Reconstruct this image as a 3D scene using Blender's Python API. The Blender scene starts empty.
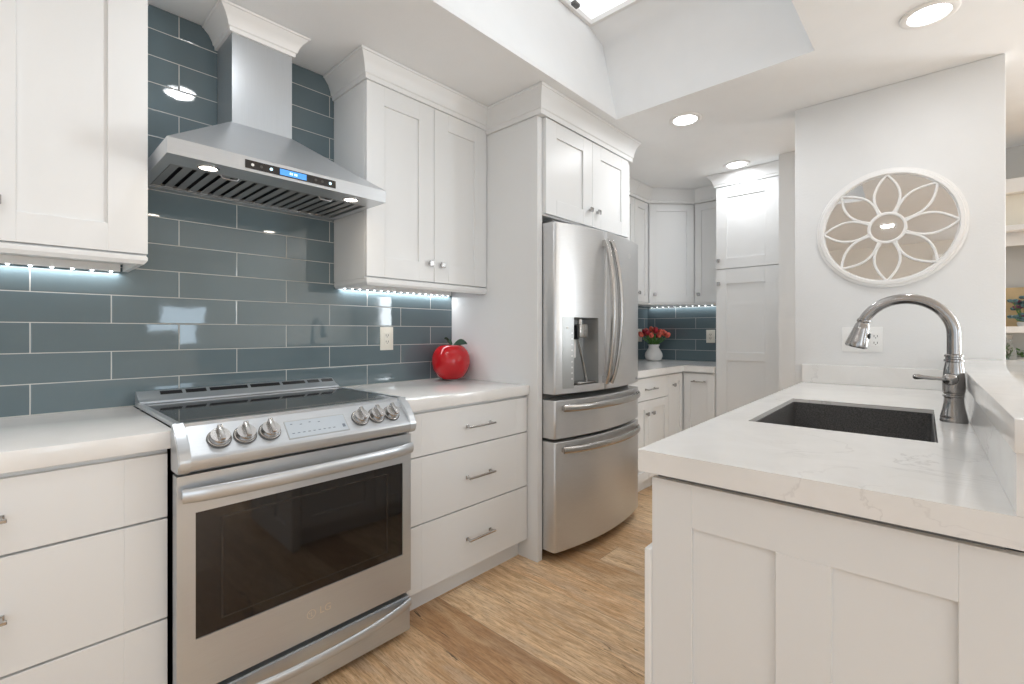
import bpy, bmesh, math, random
from mathutils import Matrix, Vector
random.seed(7)
S = bpy.context.scene
COL = S.collection
PI = math.pi

# ------------------------------------------------------------------ camera, world, exposure
F_PX = 468.5
YAW = math.atan(433 / 468.5)
CAM_Z = 1.19
cd = bpy.data.cameras.new('camera')
cam = bpy.data.objects.new('camera', cd)
COL.objects.link(cam)
cam.location = (0, 0, CAM_Z)
cam.rotation_euler = (PI / 2, 0, YAW)
cd.sensor_width = 36
cd.lens = 36 * F_PX / 1024
cd.shift_y = -(342 - 332) / 1024
cd.clip_start = 0.02
S.camera = cam

S.view_settings.view_transform = 'Standard'
S.view_settings.look = 'None'
S.view_settings.gamma = 1
S.view_settings.use_curve_mapping = False
S.view_settings.exposure = 0.02
S.cycles.max_bounces = 10
S.cycles.diffuse_bounces = 6
S.cycles.glossy_bounces = 5
S.cycles.use_denoising = True
S.cycles.sample_clamp_indirect = 6

W = bpy.data.worlds.new('world')
S.world = W
W.use_nodes = True
W.node_tree.nodes['Background'].inputs[0].default_value = (0.78, 0.89, 1, 1)
W.node_tree.nodes['Background'].inputs[1].default_value = 1.0


def area(name, loc, rot, sx, sy, power, color=(1, 1, 1), shape='RECTANGLE', spread=PI):
    l = bpy.data.lights.new(name, 'AREA')
    l.shape = shape
    l.size = sx
    if shape in ('RECTANGLE', 'ELLIPSE'):
        l.size_y = sy
    l.energy = power
    l.color = color
    l.spread = spread
    o = bpy.data.objects.new(name, l)
    COL.objects.link(o)
    o.location = loc
    o.rotation_euler = rot
    return o


ZC = 2.44
CAN_W = 3.9      # each recessed ceiling light
# daylight lamps: small side window, plus unseen openings added at rear, side and dining
area('added_daylight_rear', (1.7, -2.55, 1.15), (PI / 2, 0, 0), 2.9, 2.0, 4, (0.87, 0.945, 1.0))  # added frontal fill from an unseen rear opening
area('daylight_side_window', (4.15, 1.74, 1.40), (PI / 2, 0, PI / 2), 0.56, 0.56, 7, (0.72, 0.87, 1.0))
area('added_daylight_side', (4.15, -1.52, 1.2), (PI / 2, 0, PI / 2), 1.85, 2.0, 25, (0.88, 0.95, 1.0))  # added fill from an unseen side opening, brightens the cabinet fronts
area('added_daylight_dining', (2.5, 4.66, 1.35), (-PI / 2, 0, 0), 1.5, 1.7, 135, (0.90, 0.96, 1.0))  # added fill beyond the mirror wall, lifts the ceiling

# ------------------------------------------------------------------ materials
def new_mat(name):
    m = bpy.data.materials.new(name)
    m.use_nodes = True
    nt = m.node_tree
    return m, nt, nt.nodes['Principled BSDF']


def N(nt, kind, **kw):
    n = nt.nodes.new(kind)
    for k, v in kw.items():
        setattr(n, k, v)
    return n


def math_n(nt, op, a, b=None, c=None, clamp=False):
    n = nt.nodes.new('ShaderNodeMath')
    n.operation = op
    n.use_clamp = clamp
    for i, v in enumerate((a, b, c)):
        if v is None:
            continue
        if isinstance(v, (int, float)):
            n.inputs[i].default_value = v
        else:
            nt.links.new(v, n.inputs[i])
    return n.outputs[0]


def mix_col(nt, fac, a, b):
    n = nt.nodes.new('ShaderNodeMix')
    n.data_type = 'RGBA'
    for s, v in ((n.inputs[0], fac), (n.inputs[6], a), (n.inputs[7], b)):
        if isinstance(v, (int, float)):
            s.default_value = v
        elif isinstance(v, tuple):
            s.default_value = v if len(v) == 4 else (*v, 1)
        else:
            nt.links.new(v, s)
    return n.outputs[2]


def coords(nt):
    g = nt.nodes.new('ShaderNodeNewGeometry')
    s = nt.nodes.new('ShaderNodeSeparateXYZ')
    t = nt.nodes.new('ShaderNodeTexCoord')
    nt.links.new(t.outputs['Object'], s.inputs[0])
    return t.outputs['Object'], s.outputs, g


def noise(nt, vec, scale, detail=3, rough=0.5, dist=0.0, stretch=None):
    if stretch:
        mp = nt.nodes.new('ShaderNodeMapping')
        mp.inputs['Scale'].default_value = stretch
        nt.links.new(vec, mp.inputs[0])
        vec = mp.outputs[0]
    n = nt.nodes.new('ShaderNodeTexNoise')
    n.inputs['Scale'].default_value = scale
    n.inputs['Detail'].default_value = detail
    n.inputs['Roughness'].default_value = rough
    n.inputs['Distortion'].default_value = dist
    nt.links.new(vec, n.inputs['Vector'])
    return n.outputs[0]


def ramp(nt, fac, stops):
    r = nt.nodes.new('ShaderNodeValToRGB')
    el = r.color_ramp.elements
    while len(el) < len(stops):
        el.new(0.5)
    for e, (p, c) in zip(el, stops):
        e.position = p
        e.color = (*c, 1)
    nt.links.new(fac, r.inputs[0])
    return r.outputs[0]


def bump(nt, h, strength, dist, normal=None):
    b = nt.nodes.new('ShaderNodeBump')
    b.inputs['Strength'].default_value = strength
    b.inputs['Distance'].default_value = dist
    nt.links.new(h, b.inputs['Height'])
    if normal is not None:
        nt.links.new(normal, b.inputs['Normal'])
    return b.outputs[0]


def plain(name, col, rough=0.5, metal=0.0, vary=0.02, scale=8, coat=0.0, spec=0.5, bmp=None):
    m, nt, p = new_mat(name)
    vec, s, g = coords(nt)
    n = noise(nt, vec, scale, 2)
    lo = tuple(max(0, c * (1 - vary)) for c in col)
    hi = tuple(min(1, c * (1 + vary)) for c in col)
    nt.links.new(ramp(nt, n, [(0.3, lo), (0.7, hi)]), p.inputs['Base Color'])
    p.inputs['Roughness'].default_value = rough
    p.inputs['Metallic'].default_value = metal
    p.inputs['Coat Weight'].default_value = coat
    p.inputs['Specular IOR Level'].default_value = spec
    if bmp:
        h = noise(nt, vec, bmp[0], 3)
        nt.links.new(bump(nt, h, bmp[1], bmp[2]), p.inputs['Normal'])
    return m


def emit(name, col, strength, sampled=True):
    m, nt, p = new_mat(name)
    p.inputs['Base Color'].default_value = (*[c * 0.8 for c in col], 1)
    p.inputs['Emission Color'].default_value = (*col, 1)
    p.inputs['Emission Strength'].default_value = strength
    if not sampled:
        m.cycles.emission_sampling = 'NONE'
    return m


def steel(name, stretch, col=(0.57, 0.60, 0.63), rough=0.30, bstr=0.008, metal=0.72):
    m, nt, p = new_mat(name)
    vec, s, g = coords(nt)
    n = noise(nt, vec, 150, 2, stretch=stretch)
    nt.links.new(ramp(nt, n, [(0.25, tuple(c * 0.97 for c in col)), (0.75, tuple(c * 1.03 for c in col))]), p.inputs['Base Color'])
    r = math_n(nt, 'MULTIPLY_ADD', n, 0.08, rough - 0.04)
    nt.links.new(r, p.inputs['Roughness'])
    p.inputs['Metallic'].default_value = metal
    nt.links.new(bump(nt, n, bstr, 0.001), p.inputs['Normal'])
    return m


def tile_mat(name, axis, u_odd, u_even):
    """glass tiles 0.411 x 0.1025 in a half bond, each tile set a hair off true"""
    m, nt, p = new_mat(name)
    vec, s, g = coords(nt)
    u, z = s[axis], s[2]
    w, h, z0 = 0.411, 0.1025, 1.222
    v = math_n(nt, 'DIVIDE', math_n(nt, 'SUBTRACT', z, z0), h)
    row = math_n(nt, 'FLOOR', v)
    par = math_n(nt, 'FLOORED_MODULO', row, 2.0)
    off = math_n(nt, 'MULTIPLY_ADD', par, u_odd - u_even, u_even)
    uu = math_n(nt, 'DIVIDE', math_n(nt, 'SUBTRACT', u, off), w)
    colm = math_n(nt, 'FLOOR', uu)
    fu = math_n(nt, 'SUBTRACT', uu, colm)
    fv = math_n(nt, 'SUBTRACT', v, row)
    du = math_n(nt, 'MULTIPLY', math_n(nt, 'MINIMUM', fu, math_n(nt, 'SUBTRACT', 1.0, fu)), w)
    dv = math_n(nt, 'MULTIPLY', math_n(nt, 'MINIMUM', fv, math_n(nt, 'SUBTRACT', 1.0, fv)), h)
    d = math_n(nt, 'MINIMUM', du, dv)
    mr = nt.nodes.new('ShaderNodeMapRange')
    mr.inputs[1].default_value = 0.0011
    mr.inputs[2].default_value = 0.0019
    nt.links.new(d, mr.inputs[0])
    tilef = mr.outputs[0]
    cx = nt.nodes.new('ShaderNodeCombineXYZ')
    nt.links.new(row, cx.inputs[0])
    nt.links.new(colm, cx.inputs[1])
    wn = nt.nodes.new('ShaderNodeTexWhiteNoise')
    wn.noise_dimensions = '3D'
    nt.links.new(cx.outputs[0], wn.inputs[0])
    tc = ramp(nt, wn.outputs[0], [(0.0, TILE_A), (0.5, TILE_B), (1.0, TILE_C)])
    streak = noise(nt, vec, 6, 3, stretch=(1.0, 1.0, 6.0))
    tc = mix_col(nt, math_n(nt, 'MULTIPLY', streak, 0.25), tc, (0.13, 0.18, 0.20))
    nt.links.new(mix_col(nt, tilef, (0.56, 0.555, 0.53), tc), p.inputs['Base Color'])
    nt.links.new(math_n(nt, 'MULTIPLY_ADD', tilef, -0.66, 0.7), p.inputs['Roughness'])
    p.inputs['IOR'].default_value = 1.5
    nt.links.new(math_n(nt, 'MULTIPLY', tilef, 0.62), p.inputs['Specular IOR Level'])
    # tilt of each tile + ripple
    sub = nt.nodes.new('ShaderNodeVectorMath'); sub.operation = 'SUBTRACT'
    nt.links.new(wn.outputs[1], sub.inputs[0]); sub.inputs[1].default_value = (0.5, 0.5, 0.5)
    sc = nt.nodes.new('ShaderNodeVectorMath'); sc.operation = 'SCALE'
    nt.links.new(sub.outputs[0], sc.inputs[0]); sc.inputs['Scale'].default_value = 0.022
    ad = nt.nodes.new('ShaderNodeVectorMath'); ad.operation = 'ADD'
    nt.links.new(g.outputs['Normal'], ad.inputs[0]); nt.links.new(sc.outputs[0], ad.inputs[1])
    nm = nt.nodes.new('ShaderNodeVectorMath'); nm.operation = 'NORMALIZE'
    nt.links.new(ad.outputs[0], nm.inputs[0])
    mr2 = nt.nodes.new('ShaderNodeMapRange')
    mr2.inputs[1].default_value = 0.001
    mr2.inputs[2].default_value = 0.0035
    nt.links.new(d, mr2.inputs[0])
    b1 = bump(nt, mr2.outputs[0], 0.5, 0.001, nm.outputs[0])
    rip = noise(nt, vec, 14, 2)
    nt.links.new(bump(nt, rip, 0.05, 0.004, b1), p.inputs['Normal'])
    return m


def wood_floor():
    m, nt, p = new_mat('oak_plank_floor')
    vec, s, g = coords(nt)
    x, y = s[0], s[1]
    w = 0.198
    v = math_n(nt, 'DIVIDE', math_n(nt, 'SUBTRACT', y, 1.12), w)
    row = math_n(nt, 'FLOOR', v)
    fv = math_n(nt, 'SUBTRACT', v, row)
    w1 = nt.nodes.new('ShaderNodeTexWhiteNoise'); w1.noise_dimensions = '1D'
    nt.links.new(row, w1.inputs['W'])
    uu = math_n(nt, 'ADD', math_n(nt, 'DIVIDE', x, 1.6), math_n(nt, 'MULTIPLY', w1.outputs[0], 7.0))
    colm = math_n(nt, 'FLOOR', uu)
    fu = math_n(nt, 'SUBTRACT', uu, colm)
    du = math_n(nt, 'MULTIPLY', math_n(nt, 'MINIMUM', fu, math_n(nt, 'SUBTRACT', 1.0, fu)), 1.6)
    dv = math_n(nt, 'MULTIPLY', math_n(nt, 'MINIMUM', fv, math_n(nt, 'SUBTRACT', 1.0, fv)), w)
    d = math_n(nt, 'MINIMUM', du, dv)
    gap = nt.nodes.new('ShaderNodeMapRange')
    gap.inputs[1].default_value = 0.0002
    gap.inputs[2].default_value = 0.0016
    nt.links.new(d, gap.inputs[0])
    cx = nt.nodes.new('ShaderNodeCombineXYZ')
    nt.links.new(row, cx.inputs[0]); nt.links.new(colm, cx.inputs[1])
    wn = nt.nodes.new('ShaderNodeTexWhiteNoise'); wn.noise_dimensions = '3D'
    nt.links.new(cx.outputs[0], wn.inputs[0])
    sh = nt.nodes.new('ShaderNodeVectorMath'); sh.operation = 'SCALE'
    nt.links.new(wn.outputs[1], sh.inputs[0]); sh.inputs['Scale'].default_value = 9.0
    ad = nt.nodes.new('ShaderNodeVectorMath'); ad.operation = 'ADD'
    nt.links.new(vec, ad.inputs[0]); nt.links.new(sh.outputs[0], ad.inputs[1])
    pv = ad.outputs[0]
    base = ramp(nt, wn.outputs[0], [(0.0, (0.70, 0.435, 0.235)), (0.35, (0.83, 0.57, 0.335)), (0.7, (0.88, 0.65, 0.40)), (1.0, (0.78, 0.51, 0.285))])
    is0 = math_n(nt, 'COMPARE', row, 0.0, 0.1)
    
    grain = noise(nt, pv, 7, 7, 0.68, 1.3, stretch=(0.5, 4.2, 1.0))
    base = mix_col(nt, ramp(nt, grain, [(0.38, (0.0, 0.0, 0.0)), (0.62, (0.9, 0.9, 0.9))]), base, (0.53, 0.315, 0.155))
    cloud = noise(nt, pv, 2.6, 4, 0.6, 0.8, stretch=(0.8, 2.0, 1.0))
    base = mix_col(nt, ramp(nt, cloud, [(0.47, (0, 0, 0)), (0.68, (0.8, 0.8, 0.8))]), base, (0.93, 0.74, 0.51))
    grey = noise(nt, pv, 3.6, 4, 0.6, 0.8, stretch=(0.7, 2.6, 1.0))
    base = mix_col(nt, ramp(nt, grey, [(0.52, (0, 0, 0)), (0.70, (0.75, 0.75, 0.75))]), base, (0.55, 0.405, 0.285))
    fine = noise(nt, pv, 75, 5, 0.7, 0.5, stretch=(0.22, 2.6, 1.0))
    base = mix_col(nt, ramp(nt, fine, [(0.46, (0, 0, 0)), (0.66, (0.8, 0.8, 0.8))]), base, (0.36, 0.20, 0.095))
    pale = noise(nt, pv, 52, 4, 0.7, 0.5, stretch=(0.25, 2.4, 1.0))
    base = mix_col(nt, ramp(nt, pale, [(0.52, (0, 0, 0)), (0.72, (0.45, 0.45, 0.45))]), base, (0.95, 0.78, 0.56))
    crack = noise(nt, pv, 3.4, 5, 0.65, 1.4, stretch=(0.75, 4.8, 1.0))
    base = mix_col(nt, ramp(nt, crack, [(0.645, (0, 0, 0)), (0.68, (0.92, 0.92, 0.92))]), base, (0.085, 0.045, 0.02))
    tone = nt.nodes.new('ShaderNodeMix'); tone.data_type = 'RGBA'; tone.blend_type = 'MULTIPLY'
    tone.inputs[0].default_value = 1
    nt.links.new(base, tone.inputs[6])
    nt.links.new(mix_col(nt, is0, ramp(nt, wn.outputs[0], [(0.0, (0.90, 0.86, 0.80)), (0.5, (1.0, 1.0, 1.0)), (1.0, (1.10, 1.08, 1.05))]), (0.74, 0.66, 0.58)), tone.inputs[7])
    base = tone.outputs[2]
    base = mix_col(nt, gap.outputs[0], (0.27, 0.16, 0.08), base)
    nt.links.new(base, p.inputs['Base Color'])
    nt.links.new(math_n(nt, 'MULTIPLY_ADD', grain, 0.15, 0.28), p.inputs['Roughness'])
    b1 = bump(nt, gap.outputs[0], 0.4, 0.0015)
    nt.links.new(bump(nt, fine, 0.22, 0.001, b1), p.inputs['Normal'])
    return m


def quartz():
    m, nt, p = new_mat('white_quartz')
    vec, s, g = coords(nt)
    wv = noise(nt, vec, 2.3, 6, 0.6, 1.4)
    ridge = math_n(nt, 'ABSOLUTE', math_n(nt, 'SUBTRACT', wv, 0.5))
    vein = ramp(nt, ridge, [(0.0, (1, 1, 1)), (0.012, (0.0, 0.0, 0.0))])
    mask = ramp(nt, noise(nt, vec, 1.7, 3), [(0.52, (0, 0, 0)), (0.70, (0.6, 0.6, 0.6))])
    vm = nt.nodes.new('ShaderNodeMix'); vm.data_type = 'RGBA'; vm.blend_type = 'MULTIPLY'
    vm.inputs[0].default_value = 1
    nt.links.new(vein, vm.inputs[6]); nt.links.new(mask, vm.inputs[7])
    soft = ramp(nt, noise(nt, vec, 5, 4, 0.6, 0.8), [(0.35, (0.80, 0.795, 0.78)), (0.7, (0.86, 0.855, 0.845))])
    nt.links.new(mix_col(nt, vm.outputs[2], soft, (0.50, 0.49, 0.49)), p.inputs['Base Color'])
    p.inputs['Roughness'].default_value = 0.13
    return m


TILE_A, TILE_B, TILE_C = (0.110, 0.153, 0.172), (0.123, 0.169, 0.189), (0.136, 0.184, 0.204)
M = {}
M['cab'] = plain('cabinet_white_paint', (0.785, 0.795, 0.798), 0.38, vary=0.008, scale=3)
M['cab_in'] = plain('cabinet_box_edge', (0.62, 0.61, 0.59), 0.5)
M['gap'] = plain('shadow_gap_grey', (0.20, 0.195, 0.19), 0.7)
M['wall'] = plain('white_wall_paint', (0.785, 0.79, 0.79), 0.6, vary=0.01, bmp=(110, 0.25, 0.002))
M['ceil'] = plain('white_ceiling_paint', (0.865, 0.88, 0.89), 0.75, vary=0.01, bmp=(90, 0.15, 0.002))
M['beige'] = plain('beige_wall_paint', (0.74, 0.70, 0.645), 0.7, vary=0.01)
M['greywall'] = plain('pale_grey_wall_paint', (0.60, 0.595, 0.575), 0.7, vary=0.01)
M['trim'] = plain('white_trim', (0.86, 0.855, 0.845), 0.35, vary=0.005)
M['quartz'] = quartz()
M['tile_l'] = tile_mat('blue_grey_glass_tile_left', 1, 0.056, 0.262)
M['tile_b'] = tile_mat('blue_grey_glass_tile_back', 0, -1.93, -1.735)
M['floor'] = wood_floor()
M['steel_y'] = steel('brushed_steel_sideways', (1.0, 0.06, 3.0))
M['steel_z'] = steel('brushed_steel_upright', (3.0, 3.0, 0.05))
M['steel_f'] = steel('fridge_brushed_steel', (1.0, 0.05, 3.0), (0.62, 0.625, 0.63), 0.31)
M['steel_d'] = steel('darker_steel', (1.0, 0.1, 2.0), (0.40, 0.40, 0.405), 0.35)
M['nickel'] = plain('brushed_nickel', (0.50, 0.49, 0.475), 0.24, 1.0)
M['faucet'] = plain('dark_brushed_nickel', (0.40, 0.39, 0.385), 0.2, 1.0)
M['knob'] = plain('satin_nickel', (0.46, 0.455, 0.45), 0.27, 1.0)
M['black'] = plain('black_plastic', (0.012, 0.012, 0.013), 0.45)
M['blackgl'] = plain('black_ceramic_glass', (0.022, 0.021, 0.022), 0.05, spec=0.6)
M['ovengl'] = plain('dark_oven_glass', (0.010, 0.0085, 0.008), 0.05, spec=0.6)
M['oven_in'] = plain('oven_window_border', (0.032, 0.027, 0.024), 0.08, spec=0.42)
M['screen'] = plain('silver_blue_screen', (0.50, 0.56, 0.62), 0.2)
M['screen_ink'] = plain('dark_screen_ink', (0.17, 0.20, 0.25), 0.3)
M['blue'] = emit('blue_display', (0.08, 0.33, 0.85), 0.6, False)
M['blue_txt'] = emit('pale_display_digits', (0.6, 0.85, 1.0), 1.6, False)
M['lens'] = emit('glowing_lamp_lens', (0.97, 0.985, 1.0), 14)
M['hoodlens'] = emit('glowing_hood_lens', (1.0, 0.92, 0.80), 7)
M['led'] = emit('led_bead', (0.95, 0.98, 1.0), 10, False)
M['pane'] = emit('skylight_pane', (0.95, 0.975, 1.0), 0.74)
M['ivory'] = plain('ivory_plastic', (0.83, 0.80, 0.71), 0.35)
M['white_pl'] = plain('white_plastic', (0.86, 0.86, 0.85), 0.3)
M['slot'] = plain('outlet_slot_dark', (0.06, 0.055, 0.05), 0.6)
M['red'] = plain('glossy_red_glaze', (0.52, 0.004, 0.009), 0.12, vary=0.12, scale=14, coat=0.2)
M['leaf'] = plain('dark_green_glaze', (0.025, 0.075, 0.045), 0.25, vary=0.3)
M['sink'] = plain('graphite_composite', (0.085, 0.083, 0.083), 0.5, vary=0.45, scale=260, bmp=(300, 0.2, 0.001))
m_, nt_, p_ = new_mat('mirror_glass')
_v, _s, _g = coords(nt_)
nt_.links.new(ramp(nt_, noise(nt_, _v, 3, 1), [(0.3, (0.76, 0.75, 0.74)), (0.7, (0.79, 0.78, 0.77))]), p_.inputs['Base Color'])
p_.inputs['Metallic'].default_value = 1
p_.inputs['Roughness'].default_value = 0.02
M['mirror'] = m_
M['ceramic'] = plain('white_ceramic', (0.84, 0.83, 0.81), 0.15)
M['bloom'] = plain('red_orange_petals', (0.72, 0.12, 0.075), 0.5, vary=0.5, scale=40)
M['bloom2'] = plain('deep_red_petals', (0.42, 0.015, 0.03), 0.5, vary=0.5, scale=40)
M['stem'] = plain('fresh_green_leaves', (0.10, 0.24, 0.05), 0.5, vary=0.4, scale=40)
M['canvas'] = plain('tan_canvas', (0.62, 0.46, 0.26), 0.7, vary=0.15, scale=10)
M['teal'] = plain('teal_petals', (0.10, 0.19, 0.21), 0.6, vary=0.5, scale=60)
M['plum'] = plain('plum_petals', (0.20, 0.06, 0.12), 0.6, vary=0.5, scale=60)
M['cream'] = plain('cream_paint', (0.80, 0.77, 0.68), 0.45)
m_, nt_, p_ = new_mat('clear_glass')
p_.inputs['Base Color'].default_value = (0.95, 0.97, 0.96, 1)
p_.inputs['Transmission Weight'].default_value = 1
p_.inputs['Roughness'].default_value = 0.02
M['glass'] = m_
M['etch'] = plain('engraved_logo', (0.80, 0.78, 0.74), 0.35, 1.0)
M['silver_pl'] = plain('silver_plastic', (0.42, 0.43, 0.43), 0.3, 0.6)
M['dark_pl'] = plain('dark_grey_plastic', (0.10, 0.10, 0.10), 0.3)

# ------------------------------------------------------------------ mesh helpers
I4 = Matrix.Identity(4)


def frame(o, u, n):
    """local (a along u, b outwards along n, c up) -> world"""
    return Matrix(((u[0], n[0], 0, o[0]), (u[1], n[1], 0, o[1]), (0, 0, 1, o[2] if len(o) > 2 else 0), (0, 0, 0, 1)))


LEFT = frame((0, 0), (0, 1), (1, 0))                 # a = y, b = x
BACK = frame((0, 0), (1, 0), (0, 1))                 # plain world
TH = math.radians(1.4)
PEN = Matrix.Translation((-0.533, 1.016, 0)) @ Matrix.Rotation(TH, 4, 'Z')


class MB:
    def __init__(s, T=I4):
        s.bm = bmesh.new()
        s.T = T

    def v(s, p):
        return s.bm.verts.new(s.T @ Vector(p))

    def box(s, x0, x1, y0, y1, z0, z1, bev=0.0, seg=1):
        ps = [(x, y, z) for z in (z0, z1) for y in (y0, y1) for x in (x0, x1)]
        v = [s.v(p) for p in ps]
        fs = [s.bm.faces.new([v[i] for i in q]) for q in
              ((0, 2, 3, 1), (4, 5, 7, 6), (0, 1, 5, 4), (2, 6, 7, 3), (0, 4, 6, 2), (1, 3, 7, 5))]
        if bev:
            es = list({e for f in fs for e in f.edges})
            bmesh.ops.bevel(s.bm, geom=es, offset=bev, segments=seg, affect='EDGES', profile=0.5)
        return s

    def ring_loft(s, rings, caps=True, closed=True):
        rs = [[s.v(p) for p in r] for r in rings]
        n = len(rs[0])
        for a, b in zip(rs, rs[1:]):
            for i in range(n if closed else n - 1):
                j = (i + 1) % n
                s.bm.faces.new((a[i], a[j], b[j], b[i]))
        if caps and closed:
            s.bm.faces.new(rs[0][::-1])
            s.bm.faces.new(rs[-1])
        return rs

    def lathe(s, prof, c=(0, 0, 0), axis=(0, 0, 1), seg=32, caps=True):
        ax = Vector(axis).normalized()
        t = Vector((1, 0, 0)) if abs(ax.x) < 0.9 else Vector((0, 1, 0))
        e1 = ax.cross(t).normalized()
        e2 = ax.cross(e1)
        c = Vector(c)
        rings = [[c + ax * h + (e1 * math.cos(2 * PI * k / seg) + e2 * math.sin(2 * PI * k / seg)) * max(r, 1e-5)
                  for k in range(seg)] for r, h in prof]
        s.ring_loft(rings, caps)
        return s

    def tube(s, pts, rad, seg=12, flat=1.0, up=None):
        pts = [Vector(p) for p in pts]
        n = len(pts)
        if not hasattr(rad, '__len__'):
            rad = [rad] * n
        rings = []
        prev = None
        for i, p in enumerate(pts):
            d = (pts[min(i + 1, n - 1)] - pts[max(i - 1, 0)]).normalized()
            if up is not None:
                e1 = Vector(up) - d * Vector(up).dot(d)
            elif prev is None:
                t = Vector((0, 0, 1)) if abs(d.z) < 0.9 else Vector((1, 0, 0))
                e1 = t - d * t.dot(d)
            else:
                e1 = prev - d * prev.dot(d)
            e1.normalize()
            prev = e1
            e2 = d.cross(e1)
            rings.append([p + (e1 * math.cos(2 * PI * k / seg) + e2 * flat * math.sin(2 * PI * k / seg)) * rad[i] for k in range(seg)])
        s.ring_loft(rings)
        return s

    def prism(s, poly, a0, a1, plane='xz'):
        """poly in two coords, extruded along the third from a0 to a1"""
        def P(p, a):
            return {'xz': (p[0], a, p[1]), 'yz': (a, p[0], p[1]), 'xy': (p[0], p[1], a)}[plane]
        s.ring_loft([[P(p, a0) for p in poly], [P(p, a1) for p in poly]])
        return s

    def slab_hole(s, xs, ys, z0, z1, hole):
        """slab with grid lines xs, ys; hole = set of missing cells"""
        g = {}
        for k, z in enumerate((z0, z1)):
            for i, x in enumerate(xs):
                for j, y in enumerate(ys):
                    g[i, j, k] = s.v((x(y) if callable(x) else x, y, z))
        nx, ny = len(xs) - 1, len(ys) - 1
        cells = {(i, j) for i in range(nx) for j in range(ny)} - set(hole)
        for (i, j) in cells:
            s.bm.faces.new((g[i, j, 1], g[i + 1, j, 1], g[i + 1, j + 1, 1], g[i, j + 1, 1]))
            s.bm.faces.new((g[i, j, 0], g[i, j + 1, 0], g[i + 1, j + 1, 0], g[i + 1, j, 0]))
            for (di, dj, a, b) in ((-1, 0, (i, j), (i, j + 1)), (1, 0, (i + 1, j + 1), (i + 1, j)), (0, -1, (i + 1, j), (i, j)), (0, 1, (i, j + 1), (i + 1, j + 1))):
                if (i + di, j + dj) not in cells:
                    s.bm.faces.new((g[a[0], a[1], 0], g[b[0], b[1], 0], g[b[0], b[1], 1], g[a[0], a[1], 1]))
        return s

    def build(s, name, mat, parent=None, smooth=35, kind=None):
        bmesh.ops.remove_doubles(s.bm, verts=s.bm.verts, dist=1e-6)
        bmesh.ops.recalc_face_normals(s.bm, faces=s.bm.faces)
        me = bpy.data.meshes.new(name)
        s.bm.to_mesh(me)
        s.bm.free()
        me.materials.append(M[mat] if isinstance(mat, str) else mat)
        if smooth:
            for p in me.polygons:
                p.use_smooth = True
            me.set_sharp_from_angle(angle=math.radians(smooth))
        o = bpy.data.objects.new(name, me)
        COL.objects.link(o)
        if parent is not None:
            o.parent = parent
            if parent.type == 'EMPTY':
                o.matrix_parent_inverse = parent_world(parent).inverted()
        if kind:
            o['kind'] = kind
        return o


def parent_world(o):
    return Matrix.Translation(o.location)


def tag(o, label, cat, group=None):
    o['label'] = label
    o['category'] = cat
    if group:
        o['group'] = group
    return o


def thing(name, label, cat, loc, group=None, T=I4):
    o = bpy.data.objects.new(name, None)
    o.empty_display_size = 0.05
    COL.objects.link(o)
    o.location = T @ Vector(loc)
    return tag(o, label, cat, group)


def struct(o):
    o['kind'] = 'structure'
    return o


def dup(root, dest, label, group=None):
    r = root.copy(); COL.objects.link(r)
    r.location = Vector(dest)
    r['label'] = label
    if group:
        r['group'] = group
    for ch in list(root.children):
        c = ch.copy(); COL.objects.link(c); c.parent = r
        for g in list(ch.children):
            d = g.copy(); COL.objects.link(d); d.parent = c
    return r


def shaker(T, a0, a1, z0, z1, b0, b1, sl=0.062, sr=0.062, rt=0.062, rb=0.062, rec=0.009, bev=0.0009, mids=()):
    """five-piece shaker front: b0 back, b1 face; mids = inner mullions (a0, a1)"""
    mb = MB(T)
    mb.box(a0, a0 + sl, b0, b1, z0, z1, bev)
    mb.box(a1 - sr, a1, b0, b1, z0, z1, bev)
    mb.box(a0 + sl, a1 - sr, b0, b1, z1 - rt, z1, bev)
    mb.box(a0 + sl, a1 - sr, b0, b1, z0, z0 + rb, bev)
    cuts = [a0 + sl] + [v for m in mids for v in m] + [a1 - sr]
    for i in range(0, len(cuts), 2):
        mb.box(cuts[i] - 0.004, cuts[i + 1] + 0.004, b0 + 0.001, b1 - rec, z0 + rb - 0.004, z1 - rt + 0.004)
    for m in mids:
        mb.box(m[0], m[1], b0, b1, z0 + rb, z1 - rt, bev)
    return mb


def slab_front(T, a0, a1, z0, z1, b0, b1, sl=0.09, bev=0.0009):
    mb = MB(T)
    mb.box(a0, a0 + sl, b0, b1, z0, z1, bev)
    mb.box(a0 + sl, a1 - sl, b0, b1, z0, z1, bev)
    mb.box(a1 - sl, a1, b0, b1, z0, z1, bev)
    return mb


def pull(T, parent, ac, z, b, length=0.17, name='handle', mat='nickel'):
    mb = MB(T)
    h = length / 2
    mb.box(ac - h, ac + h, b + 0.024, b + 0.034, z - 0.0045, z + 0.0045, 0.0015)
    for sgn in (-1, 1):
        mb.box(ac + sgn * (h - 0.012) - 0.005, ac + sgn * (h - 0.012) + 0.005, b, b + 0.026, z - 0.0045, z + 0.0045, 0.001)
        mb.box(ac + sgn * (h - 0.012) - 0.008, ac + sgn * (h - 0.012) + 0.008, b, b + 0.004, z - 0.0075, z + 0.0075, 0.001)
    return mb.build(name, mat, parent)


def square_knob(T, parent, a, z, b, size=0.028):
    mb = MB(T)
    h = size / 2
    mb.box(a - 0.006, a + 0.006, b, b + 0.016, z - 0.006, z + 0.006)
    mb.box(a - h, a + h, b + 0.014, b + 0.025, z - h, z + h, 0.003)
    return mb.build('knob', 'knob', parent)


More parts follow.
